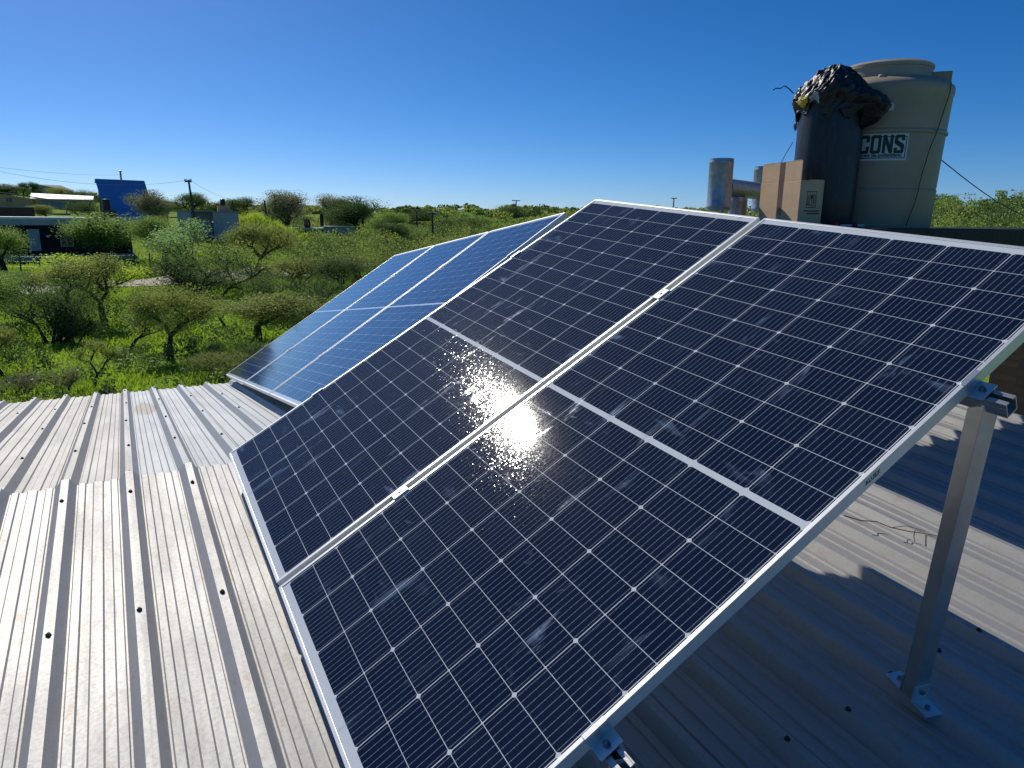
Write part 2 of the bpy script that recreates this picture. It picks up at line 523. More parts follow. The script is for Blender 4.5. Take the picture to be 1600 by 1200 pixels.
# gable infill up to the sheets
for x0, x1 in ((-6.0, -5.8), (4.8, 5.0)):
    vs = []
    pr = [(-7.2, zw - .76), (-7.2, zw - .70), (0, zw - .10), (4.0, zw - .58), (4.0, zw - .76)]
    for x in (x0, x1): vs += [(x, y, z) for y, z in pr]
    wm.add(vs, [(0, 1, 2, 3, 4), (9, 8, 7, 6, 5)] + [(i, i + 5, (i + 1) % 5 + 5, (i + 1) % 5) for i in range(5)])
wm.build('wall', simple('rendered wall', (.46, .42, .36), (.33, .29, .25), .9, 0, 3, .3), house)

# self-drilling screws along the purlins
def screw_mesh():
    b = MB()
    b.lathe([(0.0001, .0005), (.0105, .0005), (.0105, .004), (.0085, .005)], 12, 1)
    b.lathe([(.0062, .005), (.0062, .0115), (.0001, .012)], 6, 0)
    return b
proto_screw = None
def place_screw(s, t):
    global proto_screw
    if proto_screw is None:
        proto_screw = screw_mesh().build('roof_screw', [M_SCREW, M_RUBBER], roof_o); o = proto_screw
    else:
        o = proto_screw.copy(); COL.objects.link(o); o.parent = roof_o
    near = t < 0
    sl = NEAR_SL if near else -FAR_SL
    h = .0125 if near else .0015
    o.location = (s, t * math.cos(sl) - h * math.sin(sl), RC.z + t * math.sin(sl) + h * math.cos(sl))
    o.scale = (.8, .8, .8)
    o.rotation_euler = (sl + rs.uniform(-.12, .12), rs.uniform(-.12, .12), rs.uniform(0, 1))
rs = random.Random(4)
for k in range(-4, 3):
    for t in (-.20, -1.165, -2.46):
        if t == -.20 and k in (-3, 1): continue
        place_screw(k * RIB + rs.uniform(-.005, .005), t + rs.uniform(-.02, .02))
for k in range(5, 13):
    for t in (-2.46, -1.165):
        place_screw(k * RIB + rs.uniform(-.006, .006), t + rs.uniform(-.03, .03))
for k in range(-6, 4):
    for t in (.06, .88, 2.0, 3.13, 4.31):
        if k > 1 and t < .5: continue
        place_screw(k * RIB + rs.uniform(-.006, .006), t + rs.uniform(-.06, .06))

# ------------------------------------------------------------------ solar panels
def solar_panel(label, O, U, V, N, mat):
    root = thing('solar_panel', label, 'solar panel', matrix=frame_matrix(O, U, V, N), group='solar panels on the roof')
    f = MB()
    lip = .0
    # outer frame: top lip ring, outer wall and bottom flange, mitred as four bars
    f.box(0, L_P, 0, FR, -FT, 0); f.box(0, L_P, W_P - FR, W_P, -FT, 0)
    f.box(0, FR, FR, W_P - FR, -FT, 0); f.box(L_P - FR, L_P, FR, W_P - FR, -FT, 0)
    f.box(0, L_P, FR, .030, -FT, -FT + .002); f.box(0, L_P, W_P - .030, W_P - FR, -FT, -FT + .002)
    fo = f.build('frame', M_ALU_FRAME, root, bevel=.0009)
    g = MB(); e = .0002
    z = -.0022
    g.add([(FR - e, FR - e, z), (L_P - FR + e, FR - e, z), (L_P - FR + e, W_P - FR + e, z), (FR - e, W_P - FR + e, z)], [(0, 1, 2, 3)])
    g.build('cell_glass', mat, root)
    b = MB(); b.box(FR, L_P - FR, FR, W_P - FR, -.007, -.0045); b.build('backsheet', simple_white, root)
    j = MB(); j.box(L_P / 2 - .05, L_P / 2 + .05, .20, .30, -.026, -.007); j.build('junction_box', M_BLACK, root)
    return root
simple_white = simple('white backsheet', (.75, .75, .75), (.70, .70, .70), .6)
pB = solar_panel('front solar panel nearest the camera, sun glare near its centre left edge', FO + FV * W_P, FU, FV, FN, M_CELLS_B)
pA = solar_panel('front solar panel further from the camera, directly beside the nearest one', FO - FV * GAP, FU, FV, FN, M_CELLS)
S_P = W_P + GAP
rear_labels = ['rear array panel partly hidden behind the front panels, bluish reflection', 'middle panel of the rear blue reflecting array', 'outermost rear array panel beside the trees, reflecting pale blue sky']
for i in range(3):
    solar_panel(rear_labels[i], RO - RV * (S_P * i), RU, RV, RN, M_CELLS_R)
# maker's mark on the side of the nearest panel's frame
def text_mesh(body, size, name, mat, parent, extrude=.0004, offset=0.0, align='CENTER', sx=1.0):
    cu = bpy.data.curves.new(name, 'FONT'); cu.body = body; cu.size = size; cu.extrude = extrude; cu.offset = offset
    cu.align_x = align; cu.align_y = 'CENTER'; cu.resolution_u = 3
    t = bpy.data.objects.new(name, cu); COL.objects.link(t)
    dg = bpy.context.evaluated_depsgraph_get(); dg.update()
    me = bpy.data.meshes.new_from_object(t.evaluated_get(dg))
    bpy.data.objects.remove(t)
    for v in me.vertices: v.co.x *= sx
    me.materials.clear(); me.materials.append(mat)
    o = bpy.data.objects.new(name, me); COL.objects.link(o)
    if parent is not None: o.parent = parent
    return o
mk = text_mesh('ALUEX', .017, 'frame_marking', M_BLACK, pB)
mk.matrix_local = Matrix.Translation((1.345, -.0004, -.0165)) @ Matrix.Rotation(math.pi / 2, 4, 'X')

# ------------------------------------------------------------------ mounting frames
def mounting(label, O, U, V, N, vmin, vmax, us, gaps, post_vs, ends):
    """rails run across the panels (v), clamps hold the frames, posts stand on the roof"""
    mw = frame_matrix(O, U, V, N)                     # local y = -v
    root = thing('mounting_frame', label, 'mounting frame', matrix=mw)
    RW, RHH = .040, .042
    zt = -FT - .001
    for u in us:
        r = MB()
        y0, y1 = -vmax, -vmin
        # U-shaped rail open to the top with two inward lips
        r.box(u - RW / 2, u + RW / 2, y0, y1, zt - RHH, zt - RHH + .004)
        r.box(u - RW / 2, u - RW / 2 + .004, y0, y1, zt - RHH + .004, zt)
        r.box(u + RW / 2 - .004, u + RW / 2, y0, y1, zt - RHH + .004, zt)
        r.box(u - RW / 2 + .004, u - RW / 2 + .013, y0, y1, zt - .004, zt)
        r.box(u + RW / 2 - .013, u + RW / 2 - .004, y0, y1, zt - .004, zt)
        r.box(u - RW / 2 - .0015, u - RW / 2, y0, y1, zt - .030, zt - .026)
        r.box(u - RW / 2 - .0015, u - RW / 2, y0, y1, zt - .018, zt - .014)
        ro = r.build('rail', M_ALU_RAW, root, bevel=.0007)
        for gv in gaps:
            c = MB(); yc = -gv
            c.box(u - .030, u + .030, yc - .0195, yc + .0195, .0006, .0036)
            c.box(u - .030, u + .030, yc - .012, yc - .009, -.030, .0006); c.box(u - .030, u + .030, yc + .009, yc + .012, -.030, .0006)
            co = c.build('mid_clamp', M_ALU, root, bevel=.0006)
            b = MB(); b.lathe([(.0055, 0), (.0055, .003), (.0001, .003)], 6, 0, M=Matrix.Translation((u, yc, .0036))); b.build('bolt', M_ALU, co)
        for ev, sgn in ends:
            c = MB(); ye = -ev                           # sgn: direction (in local y) away from the panel
            def bx(a0, a1, z0, z1):
                p, q = sorted((ye + sgn * a0, ye + sgn * a1)); c.box(u - .030, u + .030, p, q, z0, z1)
            bx(-.010, .0035, .0006, .0036); bx(.0006, .0040, -.029, .0006); bx(.0006, .040, -.033, -.029)
            co = c.build('end_clamp', M_ALU, root, bevel=.0006)
            b = MB(); b.lathe([(.0085, 0), (.0085, .003), (.006, .003), (.006, .010), (.0001, .010)], 12, 0, M=Matrix.Translation((u, ye + sgn * .022, -.029))); b.build('bolt', M_STEEL, co)
    inv = mw.inverted()
    PW = .046; RYt = Matrix.Rotation(R_(-17), 3, 'Z') @ RY
    for pv in post_vs:
        u, v = pv[:2]
        top = mw @ Vector((u, -v, zt - RHH - .001))
        foot = pv[2] if len(pv) > 2 else Vector((top.x, top.y, roof_z(top.x, top.y)))
        zr = foot.z + .013
        if top.z - zr < .05:
            # short foot
            Mf = inv @ Matrix.Translation((top.x, top.y, zr)) @ Matrix.Rotation(ROOF_ROT, 4, 'Z')
            f = MB(); f.box(-.03, .03, -.03, .03, -.002, .004, M=Mf); f.box(-.03, .03, -.004, .004, .004, max(.01, top.z - zr + .02), M=Mf)
            f.build('roof_foot', M_ALU_RAW, root); continue
        up_ = (top - Vector((foot.x, foot.y, zr))); h = up_.length
        Zq = up_.normalized(); Yq = Zq.cross(RYt).normalized(); Xq = Yq.cross(Zq)
        Mp = inv @ Matrix(((Xq.x, Yq.x, Zq.x, foot.x), (Xq.y, Yq.y, Zq.y, foot.y), (Xq.z, Yq.z, Zq.z, zr), (0, 0, 0, 1)))
        p = MB()
        w = PW / 2
        p.box(-w, w, -w, w, .004, h + .012, M=Mp)
        p.box(-w * .35, w * .35, -w - .0016, -w, .004, h - .004, M=Mp)       # rolled groove strips
        p.box(w, w + .0016, -w * .35, w * .35, .004, h - .004, M=Mp)
        po = p.build('post', M_ALU_RAW, root, bevel=.0015)
        for sg in (-1, 1):
            a = MB()
            xs = sorted((sg * w, sg * (w + .004))); a.box(xs[0], xs[1], -w - .004, w + .004, .004, .058, M=Mp)
            xs = sorted((sg * w, sg * (w + .062))); a.box(xs[0], xs[1], -w - .004, w + .004, -.001, .0035, M=Mp)
            ao = a.build('angle_bracket', M_ALU, root, bevel=.0006)
            b = MB()
            b.lathe([(.008, 0), (.008, .006), (.0001, .006)], 6, 0, M=Mp @ Matrix.Translation((sg * (w + .034), 0, .0035)))
            b.build('bolt', M_STEEL, ao); b = MB()
            b.lathe([(.008, 0), (.008, .006), (.0001, .006)], 6, 0, M=Mp @ Matrix.Translation((sg * (w + .004), 0, .034)) @ Matrix.Rotation(sg * math.pi / 2, 4, 'Y'))
            b.build('bolt', M_STEEL, ao)
    return root
mounting('aluminium rails, clamps and tall post propping the front pair of panels', FO, FU, FV, FN, -W_P - GAP - .075, W_P + .088, (.49, 1.72),
         [-GAP / 2], [(1.72, 1.19, roof_pt(1.75, -2.53)), (1.72, 0.0), (1.72, -W_P), (.49, 1.19), (.49, 0.0), (.49, -W_P)], [(W_P, -1), (-W_P - GAP, 1)])
mounting('aluminium rails and posts propping the rear three panels', RO, RU, RV, RN, -3 * W_P - 2 * GAP - .07, .075, (.49, 1.73),
         [-W_P - GAP / 2, -2 * W_P - 1.5 * GAP], [(1.73, .03), (1.73, -1.8), (1.73, -3.5), (.49, .03), (.49, -1.8), (.49, -3.5)], [(0.0, -1), (-3 * W_P - 2 * GAP, 1)])

# ------------------------------------------------------------------ raised platform with tank, drum, box and vent
M_OLD_BRICK = brick('old dark brickwork', (.19, .125, .08), (.14, .095, .065), (.12, .10, .085), 1.0, .25, .07)
M_ASPHALT = simple('black bitumen membrane', (.02, .018, .018), (.035, .03, .028), .75, 0, 8, .5)
PZ = Z0 - .032                              # top of the platform
plat = thing('water_tower_platform', 'dark brick platform beside the roof carrying the water tank', 'platform', (RC.x, RC.y, 0), ROOF_ROT)
S0, S1, T0, T1 = 2.95, 7.6, -.95, .17
sl = MB(); 
sl.box(S0, S1, T0, T1, PZ - .10, PZ); sl.build('slab', M_ASPHALT, plat, bevel=.008)
bm_ = MB()
bm_.box(S0 + .03, S1 - .03, T0 + .03, T0 + .25, PZ - .42, PZ - .10); bm_.box(S0 + .03, S1 - .03, T1 - .20, T1 - .03, PZ - .16, PZ - .10)
bm_.box(S0 + .03, S0 + .20, T0 + .25, T1 - .20, PZ - .30, PZ - .10); bm_.box(S1 - .25, S1 - .03, T0 + .25, T1 - .20, PZ - .30, PZ - .10)
bm_.build('beam', M_OLD_BRICK, plat)
for s, t in ((6.02, T0 + .03), (S1 - .45, T0 + .03), (S1 - .45, T1 - .32)):
    p = MB(); p.box(s, s + .42, t, t + .28, 0, PZ - .42); p.build('pillar', M_OLD_BRICK, plat)
for t in (T0 + .05, T1 - .12):
    p = MB(); p.box(S0 + .05, S0 + .12, t, t + .07, RC.z - .10, PZ - (.42 if t < -.5 else .16)); p.build('prop', M_STEEL, plat)

# tank
M_TANK = simple('beige polyethylene', (.40, .325, .24), (.35, .285, .21), .5, 0, 5, .06)
M_TANK_LID = simple('beige polyethylene lid', (.45, .37, .275), (.40, .33, .245), .5, 0, 5)
tp = W(1358, 352, 5.02)
tank = thing('water_tank', 'large beige plastic water tank with green lettered label', 'water tank', (tp.x, tp.y, PZ))
TKS = .88
tank.scale = (TKS, TKS, TKS)
RT = .455
def tk(r): return r * RT
prof = [(tk(.0002), .0), (tk(.90), .0), (tk(.915), .02), (tk(.93), .26), (tk(.935), .27), (tk(.918), .282), (tk(.925), .295), (tk(.955), .655), (tk(.985), .662), (tk(.985), .677), (tk(.962), .69),
        (tk(.985), .925), (tk(1.0), .938), (tk(1.0), .98), (tk(.985), .995), (tk(.90), 1.02), (tk(.70), 1.055)]
b = MB(); b.lathe(prof, 72, 0, True); tb = b.build('body', M_TANK, tank)
em = tb.modifiers.new('edges', 'EDGE_SPLIT'); em.split_angle = R_(35)
b = MB(); b.lathe([(tk(.70), 1.045), (tk(.665), 1.055), (tk(.655), 1.125), (tk(.675), 1.13), (tk(.675), 1.15), (tk(.62), 1.168), (tk(.2), 1.18), (.0002, 1.182)], 64, 0, True)
lo = b.build('lid', M_TANK_LID, tank); em = lo.modifiers.new('edges', 'EDGE_SPLIT'); em.split_angle = R_(35)
az_cam = math.atan2(-tp.y, -tp.x)           # direction from tank to camera
def cyl(ang, r, z): return (r * math.cos(az_cam + ang), r * math.sin(az_cam + ang), z)
b = MB()
b.box(-.07, .06, -.06, .06, 0, .10, M=Matrix.Translation(cyl(1.55, .36, 1.0)) @ Matrix.Rotation(az_cam + 1.55, 4, 'Z')); b.build('inlet_box', M_TANK, tank, bevel=.006)
b = MB(); b.lathe([(.022, 0), (.024, .012), (.018, .022), (.0002, .026)], 20, 0, True, M=Matrix.Translation(cyl(-.10, .345, 1.035))); b.build('knob', M_TANK_LID, tank)
# label (bent onto the body)
M_LBL = simple('label white vinyl', (.66, .70, .74), (.60, .64, .68), .45, 0, 6)
M_LBLG = simple('label dark green print', (.006, .045, .032), (.008, .05, .036), .5, 0, 10)
def bent_rect(mb, a0, a1, z0, z1, r0, th=.0006, n=16, mi=0, slant=0.0):
    vs = []; fs = []
    for i in range(n + 1):
        a = a0 + (a1 - a0) * i / n
        for z in (z0, z1):
            rr = tank_r(z) + r0
            vs.append(cyl(a + slant * (z - z0), rr, z))
    for i in range(n): fs.append((2 * i, 2 * i + 2, 2 * i + 3, 2 * i + 1))
    mb.add(vs, fs, mi, True)
def tank_r(z): return RT * (.925 + (z - .295) / (.655 - .295) * (.955 - .925)) if z < .665 else RT * (.962 + (z - .69) / .235 * .023)
LA0, LA1, LZ0, LZ1 = -.62, .44, .468, .650
lb = MB(); bent_rect(lb, LA0, LA1, LZ0, LZ1, .0012); lbl = lb.build('label', M_LBL, tank)
bd = MB()
bw_ = .006
for (a0, a1, z0, z1) in ((LA0, LA1 - .025, LZ1 - .024, LZ1 - .018), (LA0, LA1 - .025, LZ0 + .014, LZ0 + .020), (LA1 - .037, LA1 - .025, LZ0 + .020, LZ1 - .024)):
    bent_rect(bd, a0, a1, z0, z1, .0018)
bd.build('label_border', M_LBLG, lbl)
def bend_text(o, a_right, zc):
    me = o.data
    xmax = max(v.co.x for v in me.vertices)
    for v in me.vertices:
        z = zc + v.co.y
        rr = tank_r(z) + .0034 + v.co.z
        a = a_right + (v.co.x - xmax) / rr
        v.co = Vector(cyl(a, rr, z))
def block_letters(word, h, w, gap):
    """heavy condensed capitals as flat polygons"""
    mb = MB(); x = 0.0; k = .30; t = .17; c = .10
    ring_l = [(.5, 1), (c, 1), (0, 1 - c), (0, c), (c, 0), (.5, 0), (.5, t), (k + .02, t), (k, t + .03), (k, 1 - t - .03), (k + .02, 1 - t), (.5, 1 - t)]
    shapes = {
        'C': [ring_l, [(.5, 1), (.5, 1 - t), (1 - k - .02, 1 - t), (1 - k, 1 - t - .03), (1 - k, .62), (1, .62), (1, 1 - c), (1 - c, 1)], [(.5, 0), (1 - c, 0), (1, c), (1, .40), (1 - k, .40), (1 - k, t + .03), (1 - k - .02, t), (.5, t)]],
        'O': [ring_l, [(1 - p, q) for p, q in ring_l[::-1]]],
        'N': [[(0, 0), (.30, 0), (.30, .55), (.30, 1), (0, 1)], [(.30, 1), (.30, .55), (.70, 0), (.70, .45)], [(.70, 0), (1, 0), (1, 1), (.70, 1), (.70, .45)]],
        'S': [[(c, 1), (0, 1 - c), (0, 1 - t), (1, 1 - t), (1, 1 - c), (1 - c, 1)], [(0, 1 - t), (0, .58), (.32, .52), (.32, 1 - t)], [(.68, 1 - t), (.68, .70), (1, .70), (1, 1 - t)], [(0, .58), (.08, .50), (.68, .30), (1, .42), (.92, .50), (.32, .70)], [(.68, t), (1, t), (1, .42), (.68, .48)], [(0, t), (.32, t), (.32, .30), (0, .30)], [(0, t), (0, c), (c, 0), (1 - c, 0), (1, c), (1, t)]],
    }
    for ch in word:
        for poly in shapes[ch]:
            P = [(x + p * w, q * h - h / 2) for p, q in poly]
            a = sum(P[i][0] * P[(i + 1) % len(P)][1] - P[(i + 1) % len(P)][0] * P[i][1] for i in range(len(P)))
            if a < 0: P = P[::-1]
            mb.add([(p, q, 0) for p, q in P], [tuple(range(len(P)))])
        x += w + gap
    return mb
t1 = block_letters('CONS', .125, .066, .0095).build('label_lettering', M_LBLG, lbl); bend_text(t1, LA1 - .06, .578)
t2 = text_mesh('tanques de polietileno', .036, 'label_lettering', M_LBLG, lbl, .0003, .0008, sx=1.0); bend_text(t2, LA1 - .075, .504)
b = MB(); bent_rect(b, .06, .15, .80, .85, .003); b.build('small_label', M_LBL, tank)
cb = MB()
pts = []
for i in range(26):
    f = i / 25
    z = 1.0 * (1 - f) + .02 * f
    a = 1.08 - .52 * f + .03 * math.sin(f * 9)
    pts.append(cyl(a, (RT * (1.004 if z > .91 else .995 - .05 * f)) + .006 + .004 * math.sin(f * 14) ** 2, z))
cb.tube(pts, .0028, 6); cb.build('cable', M_BLACK, tank)

# drum and bag
M_DRUM = NT('dusty black plastic'); _c = M_DRUM.coord()
M_DRUM = M_DRUM.done(M_DRUM.pbsdf(M_DRUM.mix(M_DRUM.math('MULTIPLY', M_DRUM.ramp(M_DRUM.noise(M_DRUM.mapping(_c, (6, 6, 1.2)), 4, 6, .7), .5, .78), .5), (.014, .016, .026), (.10, .11, .14)), .42, 0, M_DRUM.bump(M_DRUM.noise(_c, 30, 4), .1, .004), .5))
dp = W(1281, 350, 4.76)
drum = thing('plastic_drum', 'tall black plastic drum standing in front of the beige tank', 'drum', (dp.x, dp.y, PZ))
drum.scale = (.948, .948, .948)
RD = .203
b = MB(); b.lathe([(.0002, 0), (RD * .96, 0), (RD * .985, .015), (RD, .20), (RD * 1.006, .50), (RD, .80), (RD * .97, .845), (RD * .9, .86), (.0002, .862)], 56, 0, True)
do = b.build('body', M_DRUM, drum); em = do.modifiers.new('edges', 'EDGE_SPLIT'); em.split_angle = R_(40)

def film_material(name, c, rough=.3):
    n = NT(name); co = n.coord()
    v1 = n.node('ShaderNodeTexVoronoi', feature='DISTANCE_TO_EDGE'); n.put(v1.inputs['Vector'], n.mapping(n.node('ShaderNodeVectorMath', operation='ADD').outputs[0], (1, 1, 1)))
    add = v1.inputs['Vector'].links[0].from_node.inputs[0].links[0].from_node
    n.put(add.inputs[0], co); n.put(add.inputs[1], n.noise(co, 6, 3, .6, out=1))
    v1.inputs['Scale'].default_value = 5
    h = n.math('ADD', n.math('MULTIPLY', n.math('MINIMUM', v1.outputs[0], .25), 1.6), n.math('MULTIPLY', n.noise(co, 7, 2, .5, dist=1.6), .9))
    return n.done(n.pbsdf(c, rough, 0, n.bump(h, .22, .02), .5))
M_BAG = film_material('black bin liner film', (.012, .012, .014), .40)
M_BAGY = film_material('yellow printed film', (.60, .45, .03), .35)
M_BAGW = film_material('pale printed film', (.42, .48, .48), .35)
def bag():
    """crumpled sheet over the drum top: dome, folds, ragged skirt, a bulge on the side facing the tank"""
    rng = np.random.default_rng(5)
    from mathutils import noise as mn
    NA, NRr = 260, 80
    ph = rng.uniform(0, 6.28, 24)
    vs = []; mi = []
    ac = math.atan2(-dp.y, -dp.x)
    for j in range(NRr + 1):
        f = j / NRr
        for i in range(NA):
            a = 2 * math.pi * i / NA
            rel = (a - ac + math.pi) % (2 * math.pi) - math.pi        # 0 = towards camera, + = to its right
            fold = sum(math.sin(a * k + ph[k] + f * (2 + k * .6) * 1.3) / (1 + .22 * k) for k in range(3, 18)) * .09
            fold2 = math.sin(a * 23 + ph[2] + f * 17) * math.sin(f * 31 + a * 5) * .5
            bulge = math.exp(-((rel - 1.15) / .42) ** 2)
            left = math.exp(-((rel + 1.2) / .7) ** 2)
            if f < .42:
                g = f / .42
                r = .215 * g
                z = .865 + .17 * (1 - g ** 1.8) + fold * .10 * g + .05 * math.sin(3 * a + 1) * g
                z += fold2 * .03 * g
                r += fold * .03 * g
            else:
                g = (f - .42) / .58
                drop = .10 + .14 * bulge + .07 * left + .05 * math.sin(a * 3 + .7) + .025 * math.sin(a * 9 + 2)
                r = .215 + .030 * math.sin(min(1, g * 1.6) * math.pi) + fold * .055 * (0.3 + g) + fold2 * .012
                r += bulge * .125 * math.sin(min(1, g * 1.02) * math.pi) ** .7
                z = .865 + .02 - drop * g * 1.25 + fold * .05 * (1 - g) + fold2 * .012 + .05 * math.sin(3 * a + 1) * (1 - g)
                r = max(r, RD + .004 + .006 * (1 - g))
            q = Vector((r * math.cos(a), r * math.sin(a), z))
            qs = Vector((q.x, q.y, q.z * .42)); d1 = mn.voronoi(qs * 11.0)[0]; d2 = mn.voronoi(qs * 27.0 + Vector((3, 1, 7)))[0]
            cr = (d1[1] - d1[0]) * .024 + (d2[1] - d2[0]) * .009 - .010
            out = Vector((math.cos(a), math.sin(a), .25 if f > .42 else 1.4)).normalized()
            amt = min(1, f * 6)
            q = q + out * cr * amt
            if f > .42 and math.hypot(q.x, q.y) < RD + .003:
                k_ = (RD + .003) / math.hypot(q.x, q.y); q.x *= k_; q.y *= k_
            vs.append(tuple(q))
    m = MB(); fs = []
    for j in range(NRr):
        for i in range(NA):
            i2 = (i + 1) % NA
            a = 2 * math.pi * (i + .5) / NA
            rel = (a - ac + math.pi) % (2 * math.pi) - math.pi
            f = (j + .5) / NRr
            k = 0
            if -1.15 < rel < -.72 and .40 < f < .80 - .2 * (rel + 1.15): k = 1
            if -.66 < rel < -.38 and .62 < f < .90: k = 2
            m.add([], [])
            m.f.append((j * NA + i, j * NA + i2, (j + 1) * NA + i2, (j + 1) * NA + i)); m.m.append(k); m.smooth.append(True)
    m.v = vs
    o = m.build('plastic_bag', [M_BAG, M_BAGY, M_BAGW])
    o.location = (dp.x, dp.y, PZ); o.scale = (.948, .948, .948)
    sd = o.modifiers.new('film', 'SOLIDIFY'); sd.thickness = .0015
    return tag(o, 'crumpled black bin bag with yellow print tied over the drum', 'bag')
bag()
# twisted wire end sticking out from the bag
b = MB(); q = [W(1240, 146, 4.75), W(1232, 138, 4.75), W(1226, 134, 4.75), W(1220, 138, 4.75), W(1212, 138, 4.75), W(1208, 141, 4.75)]
b.tube(q, .0035, 6); tag(b.build('wire_end', M_BLACK), 'thin bent wire sticking out left of the black bag', 'wire')
b = MB(); b.tube([W(1239, 222, 4.75), W(1228, 240, 4.75), W(1220, 255, 4.75), W(1212, 272, 4.75), W(1206, 300, 4.7)], .0022, 6)
tag(b.build('hanging_cord', M_BLACK), 'thin dark cord running from the black drum down behind the carton', 'cord')

# carton
M_CARD = simple('brown corrugated card', (.70, .485, .30), (.62, .425, .26), .85, 0, 7, .15)
M_CARDE = simple('torn card edge', (.55, .50, .42), (.45, .38, .3), .9, 0, 60)
M_TAPE = simple('brown packing tape', (.20, .145, .105), (.17, .12, .09), .25, 0, 10, 0, .6)
k0 = W(1246, 345, 4.35)
cax = R_(90 + 12)                           # long side runs away and slightly left
carton = thing('cardboard_box', 'brown cardboard carton with one flap standing up beside the drum', 'box', (k0.x, k0.y, PZ), cax)
# local x = away along the long side, local y = to the left; box occupies y<0 (to the right)
LX, LY, LZ = .44, .155, .272
b = MB(); b.box(0, LX, -LY, 0, 0, LZ)
b.build('body', M_CARD, carton, bevel=.004)
b = MB(); b.box(.004, LX - .006, -.005, -.0005, LZ, LZ + .112, M=Matrix.Translation((0, 0, 0)) @ Matrix.Rotation(R_(0), 4, 'X')); b.build('flap', M_CARD, carton, bevel=.001)
b = MB(); rr = random.Random(2); x = .02
while x < LX - .05:
    w_ = rr.uniform(.02, .07); b.box(x, x + w_, -.0056, .0002, LZ + .1125, LZ + .1135 + rr.uniform(.0005, .003)); x += w_ + rr.uniform(0, .02)
for yy in (-.145, -.12, -.10, -.075): b.box(-.0008, .002, yy, yy + .016, LZ - .004, LZ + .003)
b.build('torn_edge', M_CARDE, carton)
b = MB(); b.box(.18, .235, 0, .0006, .0, LZ + .112); b.build('tape', M_TAPE, carton)
M_INK = simple('faded box print', (.045, .04, .038), (.07, .055, .045), .8, 0, 40)
b = MB()
def rect_on_end(y0, y1, z0, z1): b.box(-.0006, -.0001, y0, y1, z0, z1)
# row of handling symbols in a frame with a text bar below, drawn on the end face
def Yr(f): return -LY * f
for (f0, f1, z0, z1) in ((.30, .72, .205, .209), (.30, .32, .115, .205), (.70, .72, .115, .205), (.30, .72, .113, .117), (.435, .45, .117, .205), (.575, .59, .117, .205)):
    rect_on_end(Yr(f1), Yr(f0), z0, z1)
for (f0, f1, z0, z1) in ((.345, .365, .135, .185), (.39, .41, .135, .185), (.33, .42, .128, .134), (.47, .56, .165, .190), (.505, .525, .130, .165), (.48, .55, .126, .131), (.605, .625, .135, .19), (.655, .675, .135, .19), (.605, .675, .126, .131)):
    rect_on_end(Yr(f1), Yr(f0), z0, z1)
rect_on_end(Yr(.86), Yr(.20), .092, .099); rect_on_end(Yr(.86), Yr(.36), .078, .085)
b.build('printed_symbols', M_INK, carton)

# H-shaped vent cowl in galvanised pipe
M_GALV = simple('spangled galvanised pipe', (.46, .48, .51), (.33, .35, .38), .46, .72, 40, .08)
ca = W(1122, 330, 4.85); c2 = W(1191, 318, 5.5)
ctr = ca.lerp(c2, .45)
cowl = thing('vent_cowl', 'H shaped galvanised chimney cowl left of the cardboard carton', 'chimney cowl', (ctr.x, ctr.y, PZ))
def loc(p, z): return Vector((p.x - ctr.x, p.y - ctr.y, z))
def pipe(name, p0, p1, r, parent=cowl, beads=True):
    b = MB(); p0 = Vector(p0); p1 = Vector(p1)
    d = (p1 - p0); L = d.length; Mx = Matrix.Translation(p0) @ d.to_track_quat('Z', 'Y').to_matrix().to_4x4()
    pr = [(r * .96, .002), (r, 0)]
    if beads: pr += [(r, .018), (r * 1.035, .024), (r, .030)]
    if beads: pr += [(r, L - .030), (r * 1.035, L - .024), (r, L - .018)]
    pr += [(r, L), (r * .96, L), (r * .96, L - .06), (.0002, L - .06)]
    b.lathe(pr, 40, 0, True, M=Mx)
    o = b.build(name, M_GALV, parent); e = o.modifiers.new('edges', 'EDGE_SPLIT'); e.split_angle = R_(50)
    return o
zb = W(1122, 329, 4.85).z - PZ; zt_ = W(1122, 248, 4.85).z - PZ
pipe('upright_pipe', loc(ca, zb), loc(ca, zt_), .077)
pipe('upright_pipe', loc(c2, zb), loc(c2, zt_), .077)
dv = (c2 - ca); dv.z = 0; dv.normalize()
zc = zb + (zt_ - zb) * .46
pipe('cross_pipe', loc(ca + dv * .072, zc), loc(c2 - dv * .072, zc), .060, beads=False)
pipe('stem_pipe', loc(ctr + dv * -.03, -.02), loc(ctr + dv * -.03, zc - .056), .062)
b = MB(); b.lathe([(.064, .03), (.10, .0), (.10, -.002)], 32, 0, True, M=Matrix.Translation(loc(ctr + dv * -.03, .004))); b.build('flashing', M_GALV, cowl)
# small stones lying on the membrane below the cowl
M_STONE = simple('pale stone', (.40, .38, .35), (.3, .28, .26), .9, 0, 20, .3)
stone_spots = [(W(1134, 331, 4.28), .022, 'small pale stone on the platform below the upright cowl pipe'), (W(1158, 332, 4.25), .030, 'larger pale stone on the platform below the cowl stem'), (W(1176, 331, 4.3), .014, 'tiny pale pebble on the platform beside the carton')]
for p, r, lab in stone_spots:
    b = MB(); rr = random.Random(int(r * 1e4))
    b.lathe([(.0002, 0), (r * 1.0, 0), (r * 1.15, r * .3), (r * .8, r * .75), (.0002, r * .85)], 10, 0, True)
    b.v = [(x * rr.uniform(.8, 1.2) * 1.3, y * rr.uniform(.8, 1.2), z) for x, y, z in b.v]
    o = b.build('stone', M_STONE); o.location = (p.x, p.y, PZ); tag(o, lab, 'stone', 'stones on the platform edge')
